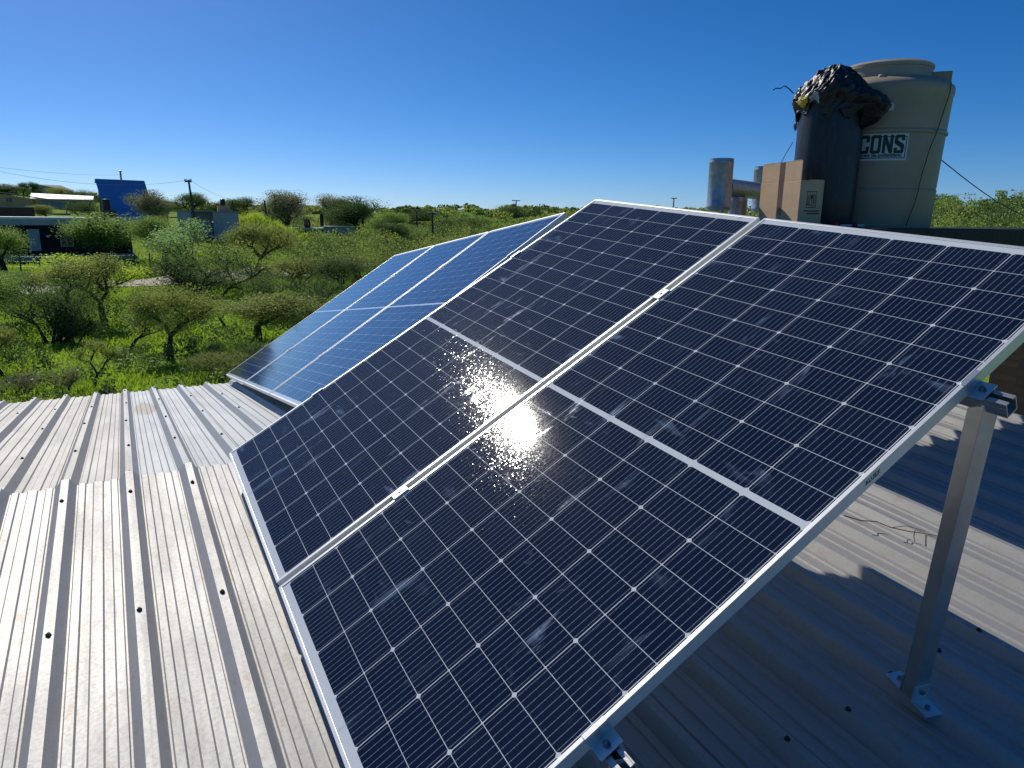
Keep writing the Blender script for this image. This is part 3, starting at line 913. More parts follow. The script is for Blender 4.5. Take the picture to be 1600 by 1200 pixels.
# red-headed strip behind the panel edge
M_RED = simple('red plastic', (.55, .03, .025), (.45, .025, .02), .4)
M_WHT = simple('white plastic', (.7, .7, .7), (.6, .6, .6), .5)
for (x, lab) in ((1336, 'red and white plastic valve handle lying in front of the tank'), (1306, 'small red plastic stopper lying in front of the drum')):
    p = W(x, 350, 4.5); b = MB()
    b.lathe([(.0002, 0), (.016, 0), (.016, .028), (.010, .034), (.0002, .034)], 14, 0, True)
    if x == 1336: b.tube([(-.09, 0, .012), (.06, .01, .014)], .007, 8, 1)
    o = b.build('valve_handle' if x == 1336 else 'red_stopper', [M_RED, M_WHT]); o.location = (p.x, p.y, PZ); tag(o, lab, 'valve handle' if x == 1336 else 'stopper')
# wooden peg with wire hoop on the slab edge
M_WOOD = simple('weathered wood', (.20, .13, .08), (.14, .09, .055), .85, 0, 10, .3)
# guy wire from the tank to the right
b = MB(); a0, a1 = W(1466, 246, 5.02), W(1640, 352, 7.2)
pts = [a0.lerp(a1, i / 12) - Vector((0, 0, .06 * math.sin(math.pi * i / 12))) for i in range(13)]
b.tube(pts, .0035, 6); tag(b.build('guy_wire', M_BLACK), 'thin dark wire slanting down right from the water tank', 'wire')

# twig and debris lying on the roof
b = MB(); base = [(2.572, -1.667), (2.603, -1.733), (2.66, -1.765), (2.672, -1.832), (2.715, -1.888), (2.77, -1.935), (2.822, -1.995)]
b.tube([roof_pt(s, t, .017) for s, t in base], [.0028, .0026, .0024, .0022, .002, .0016, .001], 6)
b.tube([roof_pt(*base[3], .017), roof_pt(base[3][0] + .07, base[3][1] - .02, .02), roof_pt(base[3][0] + .12, base[3][1] - .08, .017)], [.0018, .0014, .001], 5)
tag(b.build('twig', M_WOOD), 'thin dry twig lying on the sunlit sheet behind the post', 'twig')

# ------------------------------------------------------------------ terrain
def ground_material():
    n = NT('grassland'); co = n.coord()
    a = n.noise(co, .05, 4); b_ = n.noise(co, .35, 5, .6); c = n.noise(co, 3.0, 5, .65); d = n.noise(co, 14, 3, .6)
    col = n.mix(n.ramp(b_, .35, .65), (.27, .43, .028), (.17, .28, .028))
    col = n.mix(n.math('MULTIPLY', n.ramp(a, .5, .7), .55), col, (.13, .125, .045))
    col = n.mix(n.math('MULTIPLY', n.ramp(c, .5, .75), .6), col, (.04, .065, .012))
    col = n.mix(n.math('MULTIPLY', n.ramp(d, .55, .8), .5), col, (.10, .16, .02))
    return n.done(n.pbsdf(col, .95, 0, n.bump(c, .8, .2), .1))
rad = np.concatenate([[0], np.arange(3, 60, 1.5), np.arange(60, 130, 3.0), np.arange(130, 300, 8.0), np.array([320, 360, 420, 500, 620, 800, 1100, 1600, 2400, 4000])])
azs = np.radians(np.concatenate([np.arange(-60, 60, 1.0), np.arange(60, 300, 5.0)]))
RR, AA = np.meshgrid(rad, azs, indexing='ij')
gx, gy = RR * np.sin(AA), RR * np.cos(AA)
gz = hz(gx, gy)
gv = np.stack([gx, gy, gz], -1).reshape(-1, 3)
na = len(azs); fq = []
for i in range(len(rad) - 1):
    for j in range(na):
        j2 = (j + 1) % na
        fq.append((i * na + j, (i + 1) * na + j, (i + 1) * na + j2, i * na + j2))
gnd = np_mesh('ground', gv, np.array(fq), ground_material())
gnd.data.polygons.foreach_set('use_smooth', [True] * len(gnd.data.polygons))
tag(gnd, kind='structure')

# dirt road
road_px = [(-90, 463), (-20, 458), (40, 454), (83, 450), (140, 446), (200, 442), (270, 438), (340, 433), (430, 426), (520, 420), (600, 413)]
ctrl = [ground_at(*p) for p in road_px]
rp = []
for i in range(len(ctrl) - 1):
    for k in range(8): rp.append(ctrl[i].lerp(ctrl[i + 1], k / 8))
rp.append(ctrl[-1])
vs = []; fs = []
rr = random.Random(9)
for i, p in enumerate(rp):
    d = (rp[min(i + 1, len(rp) - 1)] - rp[max(i - 1, 0)]); d.z = 0; d.normalize(); nrm = Vector((-d.y, d.x, 0))
    for k in range(5):
        o_ = (k - 2) / 2 * (2.1 + rr.uniform(-.15, .15)); q = p + nrm * o_
        vs.append((q.x, q.y, hzf(q.x, q.y) + .05))
for i in range(len(rp) - 1):
    for k in range(4):
        a = i * 5 + k; fs.append((a, a + 5, a + 6, a + 1))
b = MB(); b.add(vs, fs, 0, True)
tag(b.build('dirt_road', simple('pale dirt', (.62, .54, .43), (.50, .43, .33), .95, 0, 1.5, .4)), kind='structure')

# ------------------------------------------------------------------ trees
FOL = {
    'olive': foliage('foliage olive', (0.418, 0.475, 0.141), (0.192, 0.243, 0.073), .42),
    'dark': foliage('foliage dark', (0.181, 0.282, 0.090), (0.062, 0.107, 0.038), .32),
    'bright': foliage('foliage bright', (0.621, 0.791, 0.068), (0.407, 0.565, 0.051), .54),
    'mid': foliage('foliage mid', (0.373, 0.531, 0.141), (0.169, 0.271, 0.073), .42),
    'grey': foliage('foliage grey green', (0.373, 0.384, 0.226), (0.186, 0.203, 0.119), .36),
    'cool': foliage('foliage cool green', (0.418, 0.599, 0.260), (0.237, 0.384, 0.158), .46),
}
M_BARK = simple('dark bark', (.045, .036, .028), (.03, .024, .019), .95, 0, 8, .5)

def make_tree(kind, seed):
    """normalised tree: height 1, returns trunk MB, leaf verts and quads, crown width"""
    rg = random.Random(seed); nr = np.random.default_rng(seed)
    segs = []; tips = []
    P = dict(
        acacia=dict(stems=1, fork=(.20, .27), lv=4, spread=.80, flat=.42, n=(2, 3), leaf=20000, sig=.12, size=.024),
        sparse=dict(stems=1, fork=(.22, .32), lv=4, spread=.75, flat=.55, n=(2, 3), leaf=4200, sig=.07, size=0.025),
        bush=dict(stems=6, fork=(.10, .22), lv=3, spread=.80, flat=.5, n=(2, 4), leaf=15000, sig=.12, size=.026),
        broad=dict(stems=1, fork=(.17, .24), lv=4, spread=.70, flat=.35, n=(3, 4), leaf=21000, sig=.105, size=.021),
        feather=dict(stems=2, fork=(.25, .35), lv=3, spread=.55, flat=.25, n=(3, 4), leaf=7000, sig=.085, size=0.028),
    )[kind]
    def branch(p, d, L, r, lv):
        pts = [p]; n = 3; dd = d.copy()
        for i in range(n):
            dd = (dd + Vector((rg.uniform(-.28, .28), rg.uniform(-.28, .28), rg.uniform(-.12, .2)))).normalized()
            p = p + dd * (L / n); pts.append(p)
        segs.append((pts, [r, r * .85, r * .72, r * .6]))
        if lv == 0:
            tips.append(p); tips.append(pts[-2]); return
        if lv <= 3: tips.append(p); tips.append(pts[2])
        for k in range(rg.randint(*P['n'])):
            a = rg.uniform(0, 6.283)
            side = Vector((math.cos(a), math.sin(a), rg.uniform(-.15, .45)))
            nd = (dd * (1 - P['spread'] * .55) + side * P['spread']); nd.z = nd.z * (1 - P['flat'] * .6) + .18
            branch(p, nd.normalized(), L * rg.uniform(.62, .86), r * .58, lv - 1)
    for s_ in range(P['stems']):
        a = rg.uniform(0, 6.283)
        lean = .16 if P['stems'] == 1 else .75
        d = Vector((math.cos(a) * lean, math.sin(a) * lean, 1)).normalized()
        L = rg.uniform(*P['fork'])
        branch(Vector((math.cos(a) * .05 * (P['stems'] > 1), math.sin(a) * .05 * (P['stems'] > 1), -.03)), d, L, .034 if P['stems'] == 1 else .018, P['lv'] - (0 if P['stems'] == 1 else 0))
    T = np.array([tuple(t) for t in tips])
    N = P['leaf']
    fill = dict(broad=(90, .60, .40, .36), bush=(80, .52, .46, .42), acacia=(46, .64, .40, .27), feather=(26, .62, .24, .34), sparse=(0, 0, 0, 0))[kind]
    if fill[0]:
        top = np.percentile(T[:, 2], 97); span = (np.percentile(T[:, 0], 96) - np.percentile(T[:, 0], 4)) / 2
        ex = nr.normal(0, 1, (fill[0], 3)); ex /= np.linalg.norm(ex, axis=1)[:, None]; ex *= nr.uniform(.35, 1, (fill[0], 1)) ** .5
        ex *= 1 + .22 * np.sin(ex[:, :1] * 5 + seed) * np.cos(ex[:, 1:2] * 4 + seed * 2)
        T = np.concatenate([T, ex * np.array([span * .95, span * .95, top * fill[3]]) + np.array([np.median(T[:, 0]), np.median(T[:, 1]), top * fill[1]])])
    wts = nr.uniform(.2, 1.0, len(T)) ** 1.5; wts /= wts.sum()
    idx = nr.choice(len(T), N, p=wts)
    tr = nr.uniform(.55, 1.25, len(T))[idx][:, None]
    bl = nr.normal(0, 1, (N, 3)); bl /= np.linalg.norm(bl, axis=1)[:, None]
    c = T[idx] + bl * nr.uniform(0, 1, (N, 1)) ** .42 * tr * P['sig'] * 1.35 * np.array([1, 1, .72])
    if kind == 'bush': c[:, 2] = np.abs(c[:, 2])
    h = np.percentile(c[:, 2], 99.3)
    sc = 1.0 / h
    c *= sc
    c = c[c[:, 2] < 1.03]; N = len(c)
    w = np.percentile(c[:, 0], 98) - np.percentile(c[:, 0], 2)
    u = nr.normal(0, 1, (N, 3)); u[:, 2] *= .6; u /= np.linalg.norm(u, axis=1)[:, None]
    v = np.cross(u, nr.normal(0, 1, (N, 3))); v /= np.linalg.norm(v, axis=1)[:, None]
    s1 = P['size'] * nr.uniform(.5, 1.4, (N, 1)); s2 = s1 * nr.uniform(.35, .7, (N, 1))
    q = np.stack([c - u * s1 * .6, c - v * s2 * .5, c + u * s1 * .6, c + v * s2 * .5], 1).reshape(-1, 3)
    qi = np.arange(4 * N).reshape(-1, 4)
    tb = MB()
    for pts, rr_ in segs:
        tb.tube([p * sc for p in pts], [max(x * sc, .0022) for x in rr_], 5 if rr_[0] < .02 else 7, cap=False)
    return tb, q, qi, w
PROTO = {}
for kind, seeds in (('acacia', (11, 23, 37)), ('sparse', (5, 14)), ('bush', (3, 8, 19)), ('broad', (2, 21, 33)), ('feather', (7,))):
    PROTO[kind] = []
    for sd_ in seeds:
        tb, q, qi, w = make_tree(kind, sd_)
        to = tb.build('trunk', M_BARK); co_ = np_mesh('crown', q, qi, FOL['mid'])
        PROTO[kind].append((to, co_, w))
used_proto = set()
def plant(kind, var, px, py_base, py_top, width_px, fol, label, name='tree', cat='tree', group=None, rot=None, Y=None, lean=0.0):
    g = ground_at(px, py_base) if Y is None else W(px, py_base, Y)
    if Y is not None: g = Vector((g.x, g.y, hzf(g.x, g.y)))
    depth = float(np.dot(np.array([g.x, g.y, g.z - Z0]), CZ))
    H = (py_base - py_top) / F_PX * depth * 1.03
    if Y is not None:
        H = max(W(px, py_top, Y).z - g.z, 1.0)
    Wd = width_px / F_PX * depth
    to, co_, w = PROTO[kind][var]
    root = thing(name, label, cat, (g.x, g.y, g.z), 0, group)
    root.rotation_euler = (0, lean, rot if rot is not None else (px * 1.7) % 6.283)
    s = Wd / w
    root.scale = (s, s, H)
    for src in (to, co_):
        if src not in used_proto:
            o = src; used_proto.add(src)
        else:
            o = src.copy(); COL.objects.link(o)
        o.parent = root
        o.material_slots[0].link = 'OBJECT'
        o.material_slots[0].material = M_BARK if src is to else FOL[fol]
    return root

TREES = [
    # kind, var, px, base, top, width, foliage, label, name
    ('sparse', 0, 148, 610, 533, 62, 'olive', 'thin young tree right beyond the far roof edge, sparse crown and slim trunk', 'young_tree'),
    ('acacia', 0, 266, 563, 452, 125, 'olive', 'thorn tree with dark forked trunk standing in open grass near the roof', 'thorn_tree'),
    ('sparse', 1, 199, 553, 486, 60, 'olive', 'small scraggly thorn tree left of the dark forked tree', 'thorn_tree'),
    ('acacia', 1, 10, 592, 508, 95, 'olive', 'low thorn tree at the left frame edge close to the roof', 'thorn_tree'),
    ('bush', 0, 82, 536, 438, 120, 'dark', 'dense dark thicket tree below the yellow green shrub', 'thicket_tree'),
    ('broad', 0, 166, 505, 402, 112, 'olive', 'tall dark bushy tree with twin trunks in front of the dirt road', 'bushy_tree'),
    ('feather', 0, 105, 478, 400, 85, 'bright', 'bright yellow green leafy tree beside the tall dark bushy tree', 'leafy_tree'),
    ('feather', 0, 152, 460, 404, 70, 'bright', 'yellow green shoots rising behind the tall dark bushy tree', 'leafy_tree'),
    ('acacia', 2, 403, 532, 462, 120, 'olive', 'leaning thorn tree with spreading crown near the rear panels', 'thorn_tree'),
    ('sparse', 0, 350, 512, 470, 60, 'mid', 'small slender tree left of the leaning thorn tree', 'young_tree'),
    ('bush', 1, 338, 468, 396, 150, 'dark', 'large dark green round shrub mass beside the dirt road end', 'large_shrub'),
    ('feather', 0, 318, 428, 348, 72, 'cool', 'pale feathery tree in front of the grey concrete house', 'feathery_tree'),
    ('broad', 2, 403, 424, 353, 92, 'olive', 'round olive tree right of the pale feathery tree', 'olive_green_tree'),
    ('acacia', 2, 261, 412, 343, 58, 'mid', 'lone small tree with leaning trunk on the bright lawn', 'lawn_tree'),
    ('broad', 1, 160, 413, 338, 118, 'mid', 'wide green tree standing before the black brick house', 'house_tree'),
    ('broad', 0, 10, 428, 358, 92, 'mid', 'green tree before the black house at the left frame edge', 'house_tree'),
    ('broad', 2, 452, 380, 304, 84, 'grey', 'big olive grey tree behind the open shed house', 'big_tree'),
    ('broad', 0, 515, 372, 308, 60, 'grey', 'tree with open grey crown beside the big dark green one', 'big_tree'),
    ('broad', 1, 575, 380, 313, 74, 'dark', 'big dark green rounded tree right of the low grey house', 'big_tree'),
    ('broad', 2, 302, 345, 304, 50, 'dark', 'dark round tree behind the utility pole with crossarm', 'round_tree'),
    ('broad', 0, 384, 352, 311, 52, 'dark', 'dark tree behind the concrete house between two poles', 'round_tree'),
    ('bush', 2, 395, 375, 333, 46, 'bright', 'light green rounded shrub right of the concrete house', 'light_green_shrub'),
    ('broad', 1, 236, 362, 302, 58, 'grey', 'greyish tree in front of the blue A-frame roof', 'greyish_tree'),
    ('bush', 0, 130, 345, 312, 50, 'dark', 'dark shrub left of the blue A-frame house', 'dark_shrub'),
    ('acacia', 2, 73, 345, 322, 34, 'olive', 'small bush on the slope between the low brick wall and white shed', 'dark_shrub'),
    ('feather', 0, 472, 396, 366, 22, 'bright', 'yellow green sapling on the lawn before the open shed', 'sapling'),
    ('bush', 2, 505, 390, 369, 24, 'bright', 'light green garden bush before the low grey house', 'garden_bush'),
    ('bush', 1, 560, 394, 372, 30, 'bright', 'bright rounded bush right of the low grey house', 'garden_bush'),
    ('feather', 0, 437, 385, 347, 24, 'bright', 'slim yellowish sapling left of the open shed', 'sapling'),
    ('broad', 0, 600, 398, 348, 62, 'dark', 'dark tree below the big dark green rounded tree', 'slope_tree'),
    ('bush', 1, 640, 392, 355, 66, 'mid', 'green shrub left of the two bare poles', 'slope_shrub'),
    ('bush', 0, 698, 372, 338, 56, 'dark', 'dark rounded shrub on the slope right of the two bare poles', 'slope_shrub'),
    ('bush', 2, 735, 366, 338, 62, 'mid', 'green rounded shrub on the slope above the rear array', 'slope_shrub'),
    ('bush', 1, 815, 346, 322, 62, 'dark', 'dark shrub at the foot of the distant crossarm pole', 'slope_shrub'),
    ('bush', 2, 455, 446, 402, 110, 'olive', 'wide olive bush right of the round olive tree', 'olive_bush'),
    ('bush', 0, 520, 436, 395, 95, 'olive', 'olive bush beside the upper edge of the rear array', 'olive_bush'),
    ('bush', 1, 470, 500, 436, 130, 'dark', 'dark bush mass hugging the left side of the rear array', 'dark_bush'),
    ('bush', 2, 545, 450, 405, 90, 'dark', 'dark low bush touching the rear array silhouette', 'dark_bush'),
    ('bush', 0, 408, 462, 428, 90, 'mid', 'low green bush below the round olive tree', 'low_bush'),
    ('bush', 1, 100, 612, 578, 46, 'grey', 'pale flowering weed clump beside the thin young tree', 'weed_clump'),
    ('bush', 2, 30, 618, 585, 70, 'grey', 'grey weed clump beneath the thorn tree at the left edge', 'weed_clump'),
    ('bush', 0, 192, 566, 545, 44, 'dark', 'dark low weed under the scraggly thorn tree', 'weed_clump'),
    ('bush', 1, 318, 568, 535, 70, 'mid', 'leafy weed patch right of the dark forked tree trunk', 'weed_clump'),
    ('bush', 2, 345, 592, 552, 90, 'olive', 'olive shrub just beyond the eave beside the lowest rear panel', 'low_bush'),
    ('bush', 0, 385, 570, 538, 60, 'dark', 'dark shrub behind the lowest corner of the rear array', 'low_bush'),
    ('bush', 1, 120, 538, 492, 60, 'dark', 'dark shrub at the foot of the thicket tree', 'low_bush'),
    ('bush', 2, 20, 444, 424, 60, 'mid', 'hedge bush along the road at the left frame edge', 'hedge_bush'),
    ('bush', 0, 62, 446, 424, 50, 'olive', 'hedge bush along the road left of the yellow green tree', 'hedge_bush'),
    ('bush', 1, 232, 432, 414, 60, 'olive', 'low hedge bush along the road below the lone lawn tree', 'hedge_bush'),
    ('broad', 1, 545, 374, 318, 46, 'dark', 'dark tree filling the gap between the open grey crown and the big dark green tree', 'big_tree'),
    ('broad', 2, 428, 366, 318, 40, 'olive', 'olive tree left of the big olive grey tree behind the bare leaning pole', 'big_tree'),
    ('broad', 0, 350, 352, 318, 36, 'dark', 'dark tree peeking over the concrete house roof left of its tank', 'round_tree'),
    ('broad', 1, 664, 366, 330, 50, 'dark', 'dark tree crown between the two bare poles on the slope', 'slope_tree'),
    ('broad', 2, 615, 372, 334, 56, 'mid', 'mid green tree right of the big dark green rounded tree', 'slope_tree'),
    ('acacia', 0, -12, 520, 430, 130, 'mid', 'tree mostly outside the left frame edge with dark trunk showing', 'edge_tree'),
]
for T in TREES:
    plant(*T[:8], name=T[8], cat='shrub' if any(k in T[8] for k in ('shrub', 'bush', 'weed')) else 'tree')

# hillside trees by given distance (mostly skyline)
for (kind, var, px, top, wpx, Y, fol, label) in [
        ('broad', 1, 14, 288, 62, 175, 'dark', 'dark tree clump on the left skyline above the orange house'),
        ('broad', 2, 40, 285, 20, 178, 'dark', 'thin dark conifer on the skyline left of the gabled house'),
        ('broad', 0, 53, 284, 18, 178, 'dark', 'tall narrow tree on the skyline touching the gabled house'),
        ('broad', 2, 92, 293, 38, 172, 'olive', 'olive tree in front of the gabled hilltop house'),
        ('bush', 0, 118, 295, 34, 172, 'dark', 'dark tree right of the gabled hilltop house'),
        ('bush', 1, 146, 297, 30, 165, 'dark', 'small dark tree just left of the blue roof ridge'),
        ('broad', 1, 255, 315, 40, 120, 'dark', 'dark tree right behind the greyish tree by the blue house')]:
    plant(kind, var, px, top + 40, top, wpx, fol, label, name='hill_tree', Y=Y)
for to, co_, w in [x for v in PROTO.values() for x in v]:
    for o in (to, co_):
        if o not in used_proto: bpy.data.objects.remove(o)

# distant woodland: one mass of leaf clumps
def scrub_mass(name, n_bush, sampler, per, leaf, seed, mat, hmul=1.0):
    nr = np.random.default_rng(seed); C_ = []
    for _ in range(n_bush):
        x, y, h, w = sampler(nr)
        h *= hmul; z = hzf(x, y)
        k = nr.integers(4, 9)
        cc = nr.normal(0, 1, (k, 3)) * np.array([w * .28, w * .28, h * .16]) + np.array([0, 0, h * .58])
        idx = nr.integers(0, k, per)
        bl = nr.normal(0, 1, (per, 3)); bl /= np.linalg.norm(bl, axis=1)[:, None]
        p = cc[idx] + bl * nr.uniform(0, 1, (per, 1)) ** .4 * (nr.uniform(.7, 1.3, k)[idx])[:, None] * np.array([w * .27, w * .27, h * .27])
        p[:, 2] = np.clip(np.abs(p[:, 2]), .0, h * 1.05)
        C_.append(p + np.array([x, y, z]))
    c = np.concatenate(C_); N = len(c)
    d = np.hypot(c[:, 0], c[:, 1])[:, None]
    u = nr.normal(0, 1, (N, 3)); u /= np.linalg.norm(u, axis=1)[:, None]
    v = np.cross(u, nr.normal(0, 1, (N, 3))); v /= np.linalg.norm(v, axis=1)[:, None]
    s1 = leaf * np.clip(d / 150, .5, 3) * nr.uniform(.6, 1.4, (N, 1)); s2 = s1 * .7
    q = np.stack([c - u * s1, c - v * s2, c + u * s1, c + v * s2], 1).reshape(-1, 3)
    return np_mesh(name, q, np.arange(4 * N).reshape(-1, 4), mat)
def smp_far(nr):
    az = R_(nr.uniform(-42, 44)); r = 130 + 420 * nr.uniform(0, 1) ** 1.1
    if az < R_(-18):
        r = nr.uniform(235, 420); return r * math.sin(az), r * math.cos(az), nr.uniform(1.2, 2.8), nr.uniform(4, 9)
    return r * math.sin(az), r * math.cos(az), nr.uniform(1.2, 3.4), nr.uniform(3, 9)
def smp_right(nr):
    az = R_(nr.uniform(20, 46)); r = nr.uniform(70, 240)
    return r * math.sin(az), r * math.cos(az), nr.choice([2.0, 3.2, 4.2, 5.6]), nr.uniform(4, 9)
def smp_mid(nr):
    az = R_(nr.uniform(-17, 14)); r = nr.uniform(62, 170)
    return r * math.sin(az), r * math.cos(az), nr.uniform(1.2, 3.0), nr.uniform(2.5, 6)
def smp_near(nr):
    while True:
        az = R_(nr.uniform(-44, 3)); r = 15 + 62 * nr.uniform(0, 1) ** 1.2
        x, y = r * math.sin(az), r * math.cos(az)
        if 46 < y and x < -18: continue
        if min((p.x - x) ** 2 + (p.y - y) ** 2 for p in rp[::4]) > 16: break
    f = .6 + r / 70
    return x, y, nr.uniform(.2, .75) * f, nr.uniform(.7, 2.2) * f
def smp_valley(nr):
    az = R_(nr.uniform(-20, 2)); r = nr.uniform(44, 120)
    if az < R_(-13) and 84 < r: r = nr.uniform(46, 80)
    x, y = r * math.sin(az), r * math.cos(az)
    if min((p.x - x) ** 2 + (p.y - y) ** 2 for p in rp[::4]) < 9: y -= 8
    return x, y, nr.uniform(1.3, 3.2), nr.uniform(2.5, 5.5)
for nm, nb, fn, per, leaf, sd_, fol, *hm in (('distant_woodland', 420, smp_far, 170, .30, 1, 'olive'), ('distant_woodland', 260, smp_far, 170, .30, 2, 'dark'),
                                        ('distant_woodland', 100, smp_right, 1000, .16, 3, 'mid'), ('distant_woodland', 170, smp_right, 1000, .16, 4, 'dark'), ('distant_woodland', 60, smp_right, 1000, .16, 14, 'olive'),
                                        ('scrubland', 130, smp_mid, 420, .16, 5, 'mid'), ('scrubland', 110, smp_mid, 420, .16, 6, 'olive'), ('undergrowth', 150, smp_near, 300, .075, 17, 'dark', 1.5), ('scrubland', 75, smp_valley, 800, .11, 21, 'dark'), ('scrubland', 50, smp_valley, 800, .11, 22, 'olive'), ('undergrowth', 150, smp_near, 150, .075, 7, 'mid'), ('undergrowth', 100, smp_near, 150, .075, 8, 'olive'), ('undergrowth', 50, smp_near, 130, .07, 9, 'grey')):
    o = scrub_mass(nm, nb, fn, per, leaf, sd_, FOL[fol], *hm); tag(o, kind='stuff')

# grass and weeds on the near field
def grass():
    nr = np.random.default_rng(12)
    N = 95000
    az = np.radians(nr.uniform(-46, 6, N)); r = 14 + 52 * nr.uniform(0, 1, N) ** 1.35
    x, y = r * np.sin(az), r * np.cos(az)
    m2 = 9000
    az2 = np.radians(nr.uniform(22, 45, m2)); r2 = 7 + 40 * nr.uniform(0, 1, m2)
    x = np.concatenate([x, r2 * np.sin(az2)]); y = np.concatenate([y, r2 * np.cos(az2)])
    m3 = 11000
    az3 = np.radians(nr.uniform(-46, -17, m3)); r3 = 60 + 62 * nr.uniform(0, 1, m3)
    x = np.concatenate([x, r3 * np.sin(az3)]); y = np.concatenate([y, r3 * np.cos(az3)])
    patch = np.sin(x * .8 + 1) * np.sin(y * .7) + .6 * np.sin(x * 2.1 + y * 1.3) + nr.normal(0, .5, len(x))
    keep = patch > -.7
    # keep the road and the roof clear
    d = np.array([[p.x, p.y] for p in rp[::3]])
    dist = np.min(np.hypot(x[:, None] - d[None, :, 0], y[:, None] - d[None, :, 1]), axis=1)
    keep &= dist > 2.7
    rel = np.stack([x - RC.x, y - RC.y], 1); s = rel @ np.array([RX.x, RX.y]); t = rel @ np.array([RY.x, RY.y])
    keep &= ~((t < 4.6) & (s < 5.2) & (s > -6.4))
    x, y, patch = x[keep], y[keep], patch[keep]
    n = len(x); z = hz(x, y)
    h = nr.uniform(.05, .17, n) * (1 + .7 * np.clip(patch, 0, 1.5)); rr_ = np.hypot(x, y)
    w = .022 * np.clip(rr_ / 22, .8, 4) * nr.uniform(.7, 1.5, n)
    a = nr.uniform(0, 6.283, n); lx, ly = nr.normal(0, .35, n) * h, nr.normal(0, .35, n) * h
    b0 = np.stack([x - np.cos(a) * w, y - np.sin(a) * w, z - .02], 1); b1 = np.stack([x + np.cos(a) * w, y + np.sin(a) * w, z - .02], 1)
    t1 = np.stack([x + lx + np.cos(a) * w * .4, y + ly + np.sin(a) * w * .4, z + h], 1); t0 = np.stack([x + lx - np.cos(a) * w * .4, y + ly - np.sin(a) * w * .4, z + h], 1)
    v = np.stack([b0, b1, t1, t0], 1).reshape(-1, 3)
    return np_mesh('grass', v, np.arange(4 * n).reshape(-1, 4), foliage('grass blades', (.38, .55, .05), (.22, .33, .04), .52, .35))
tag(grass(), kind='stuff')

# ------------------------------------------------------------------ houses on the slope
M_BLACKBRICK = brick('dark painted brick', (.030, .030, .036), (.022, .022, .028), (.016, .016, .018), 1.0, .3, .12)
M_ORANGE = brick('orange hollow brick', (.80, .42, .19), (.72, .36, .16), (.55, .45, .35), 1.0, .33, .19)
M_REDBRICK = brick('red brick', (.16, .055, .04), (.12, .045, .035), (.13, .10, .085), 1.0, .25, .08)
M_CONC = simple('grey cement render', (.50, .49, .47), (.41, .40, .39), .92, 0, 1.2, .25)
M_CONCB = simple('grey block wall', (.34, .345, .35), (.28, .285, .295), .92, 0, 1.5, .25)
M_WHITE = simple('white painted metal', (.80, .80, .80), (.74, .74, .74), .5, 0, 2)
M_GLASSD = simple('dark window glass', (.02, .025, .03), (.03, .035, .04), .12, 0, 2, 0, .6)
M_BLUE = simple('blue painted metal sheet', (.085, .26, .62), (.075, .23, .56), .45, 0, .6, 0, .4)
M_ROOFTAN = simple('tan roof tiles', (.42, .36, .28), (.33, .28, .22), .85, 0, 1.5, .3)
M_DOOR = simple('pale grey door', (.40, .43, .46), (.36, .39, .42), .5, 0, 3)
M_TANKB = simple('black polyethylene', (.012, .012, .013), (.018, .018, .02), .4, 0, 4)

class House:
    """local frame: x to the right along the facade, y away, z up; the facade line starts at (px0, Y) and runs with the given yaw"""
    def __init__(s, name, label, cat, px0, px1, pyb, Y, yaw=0.0):
        a = W(px0, pyb, Y)
        s.p0 = a; s.yaw = R_(yaw); s.d = Vector((math.cos(s.yaw), math.sin(s.yaw)))
        s.w = s.X(px1)
        m = Vector((a.x, a.y)) + s.d * s.w * .5
        s.z = hzf(m.x, m.y)
        s.root = thing(name, label, cat, (a.x, Y, s.z), s.yaw)
    def X(s, px):
        r = ray(px, 340)
        # p0 + u d = t r (in plan)
        det = s.d.x * -r[1] + r[0] * s.d.y
        return (-s.p0.x * -r[1] + -r[0] * s.p0.y) / det
    def Zp(s, py, px=None):
        px = 150 if px is None else px
        y = s.p0.y + s.X(px) * s.d.y
        return W(px, py, y).z - s.z
    def part(s, name, mat, *boxes, parent=None, bevel=0):
        b = MB()
        for bx in boxes: b.box(*bx)
        return b.build(name, mat, parent or s.root, bevel)

# black brick house
H = House('black_brick_house', 'long dark brick house with white roof edge and pale door', 'house', -130, 202, 405, 56, 30)
zt, zr_ = H.Zp(352, 100), H.Zp(341, 100)
H.part('wall', M_BLACKBRICK, (0, H.w, 0, 8, -1.5, zt))
H.part('fascia', M_CONC, (-.3, H.w * .965, -.35, 8.2, zt, zr_ - .10))
H.part('roof', M_WHITE, (-.35, H.w * .965, -.42, 8.3, zr_ - .10, zr_ + .08))
d_ = H.part('door', M_DOOR, (H.X(39), H.X(58), -.06, .04, H.Zp(392, 48), H.Zp(358, 48)))
H.part('handle', M_STEEL, (H.X(56), H.X(57), -.12, -.06, H.Zp(376, 48), H.Zp(374, 48)), parent=d_)
for a, c in ((91, 109), (150, 172)):
    x0, x1, z0, z1 = H.X(a), H.X(c), H.Zp(384, a), H.Zp(358, a)
    w_ = H.part('window', M_GLASSD, (x0, x1, -.03, .03, z0, z1))
    H.part('frame', M_CONC, (x0 - .07, x0, -.06, .02, z0, z1), (x1, x1 + .07, -.06, .02, z0, z1), (x0 - .07, x1 + .07, -.06, .02, z1, z1 + .07), (x0 - .07, x1 + .07, -.06, .02, z0 - .07, z0), ((x0 + x1) / 2 - .03, (x0 + x1) / 2 + .03, -.05, .02, z0, z1), parent=w_)
H.part('plinth', M_CONC, (-.1, H.w + .1, -1.4, -.02, -1.5, H.Zp(397, 100)))
for px, py in ((16, 353), (71, 369)):
    H.part('wall_lamp', M_WHITE, (H.X(px) - .10, H.X(px) + .10, -.22, -.01, H.Zp(py, px) - .08, H.Zp(py, px) + .08))
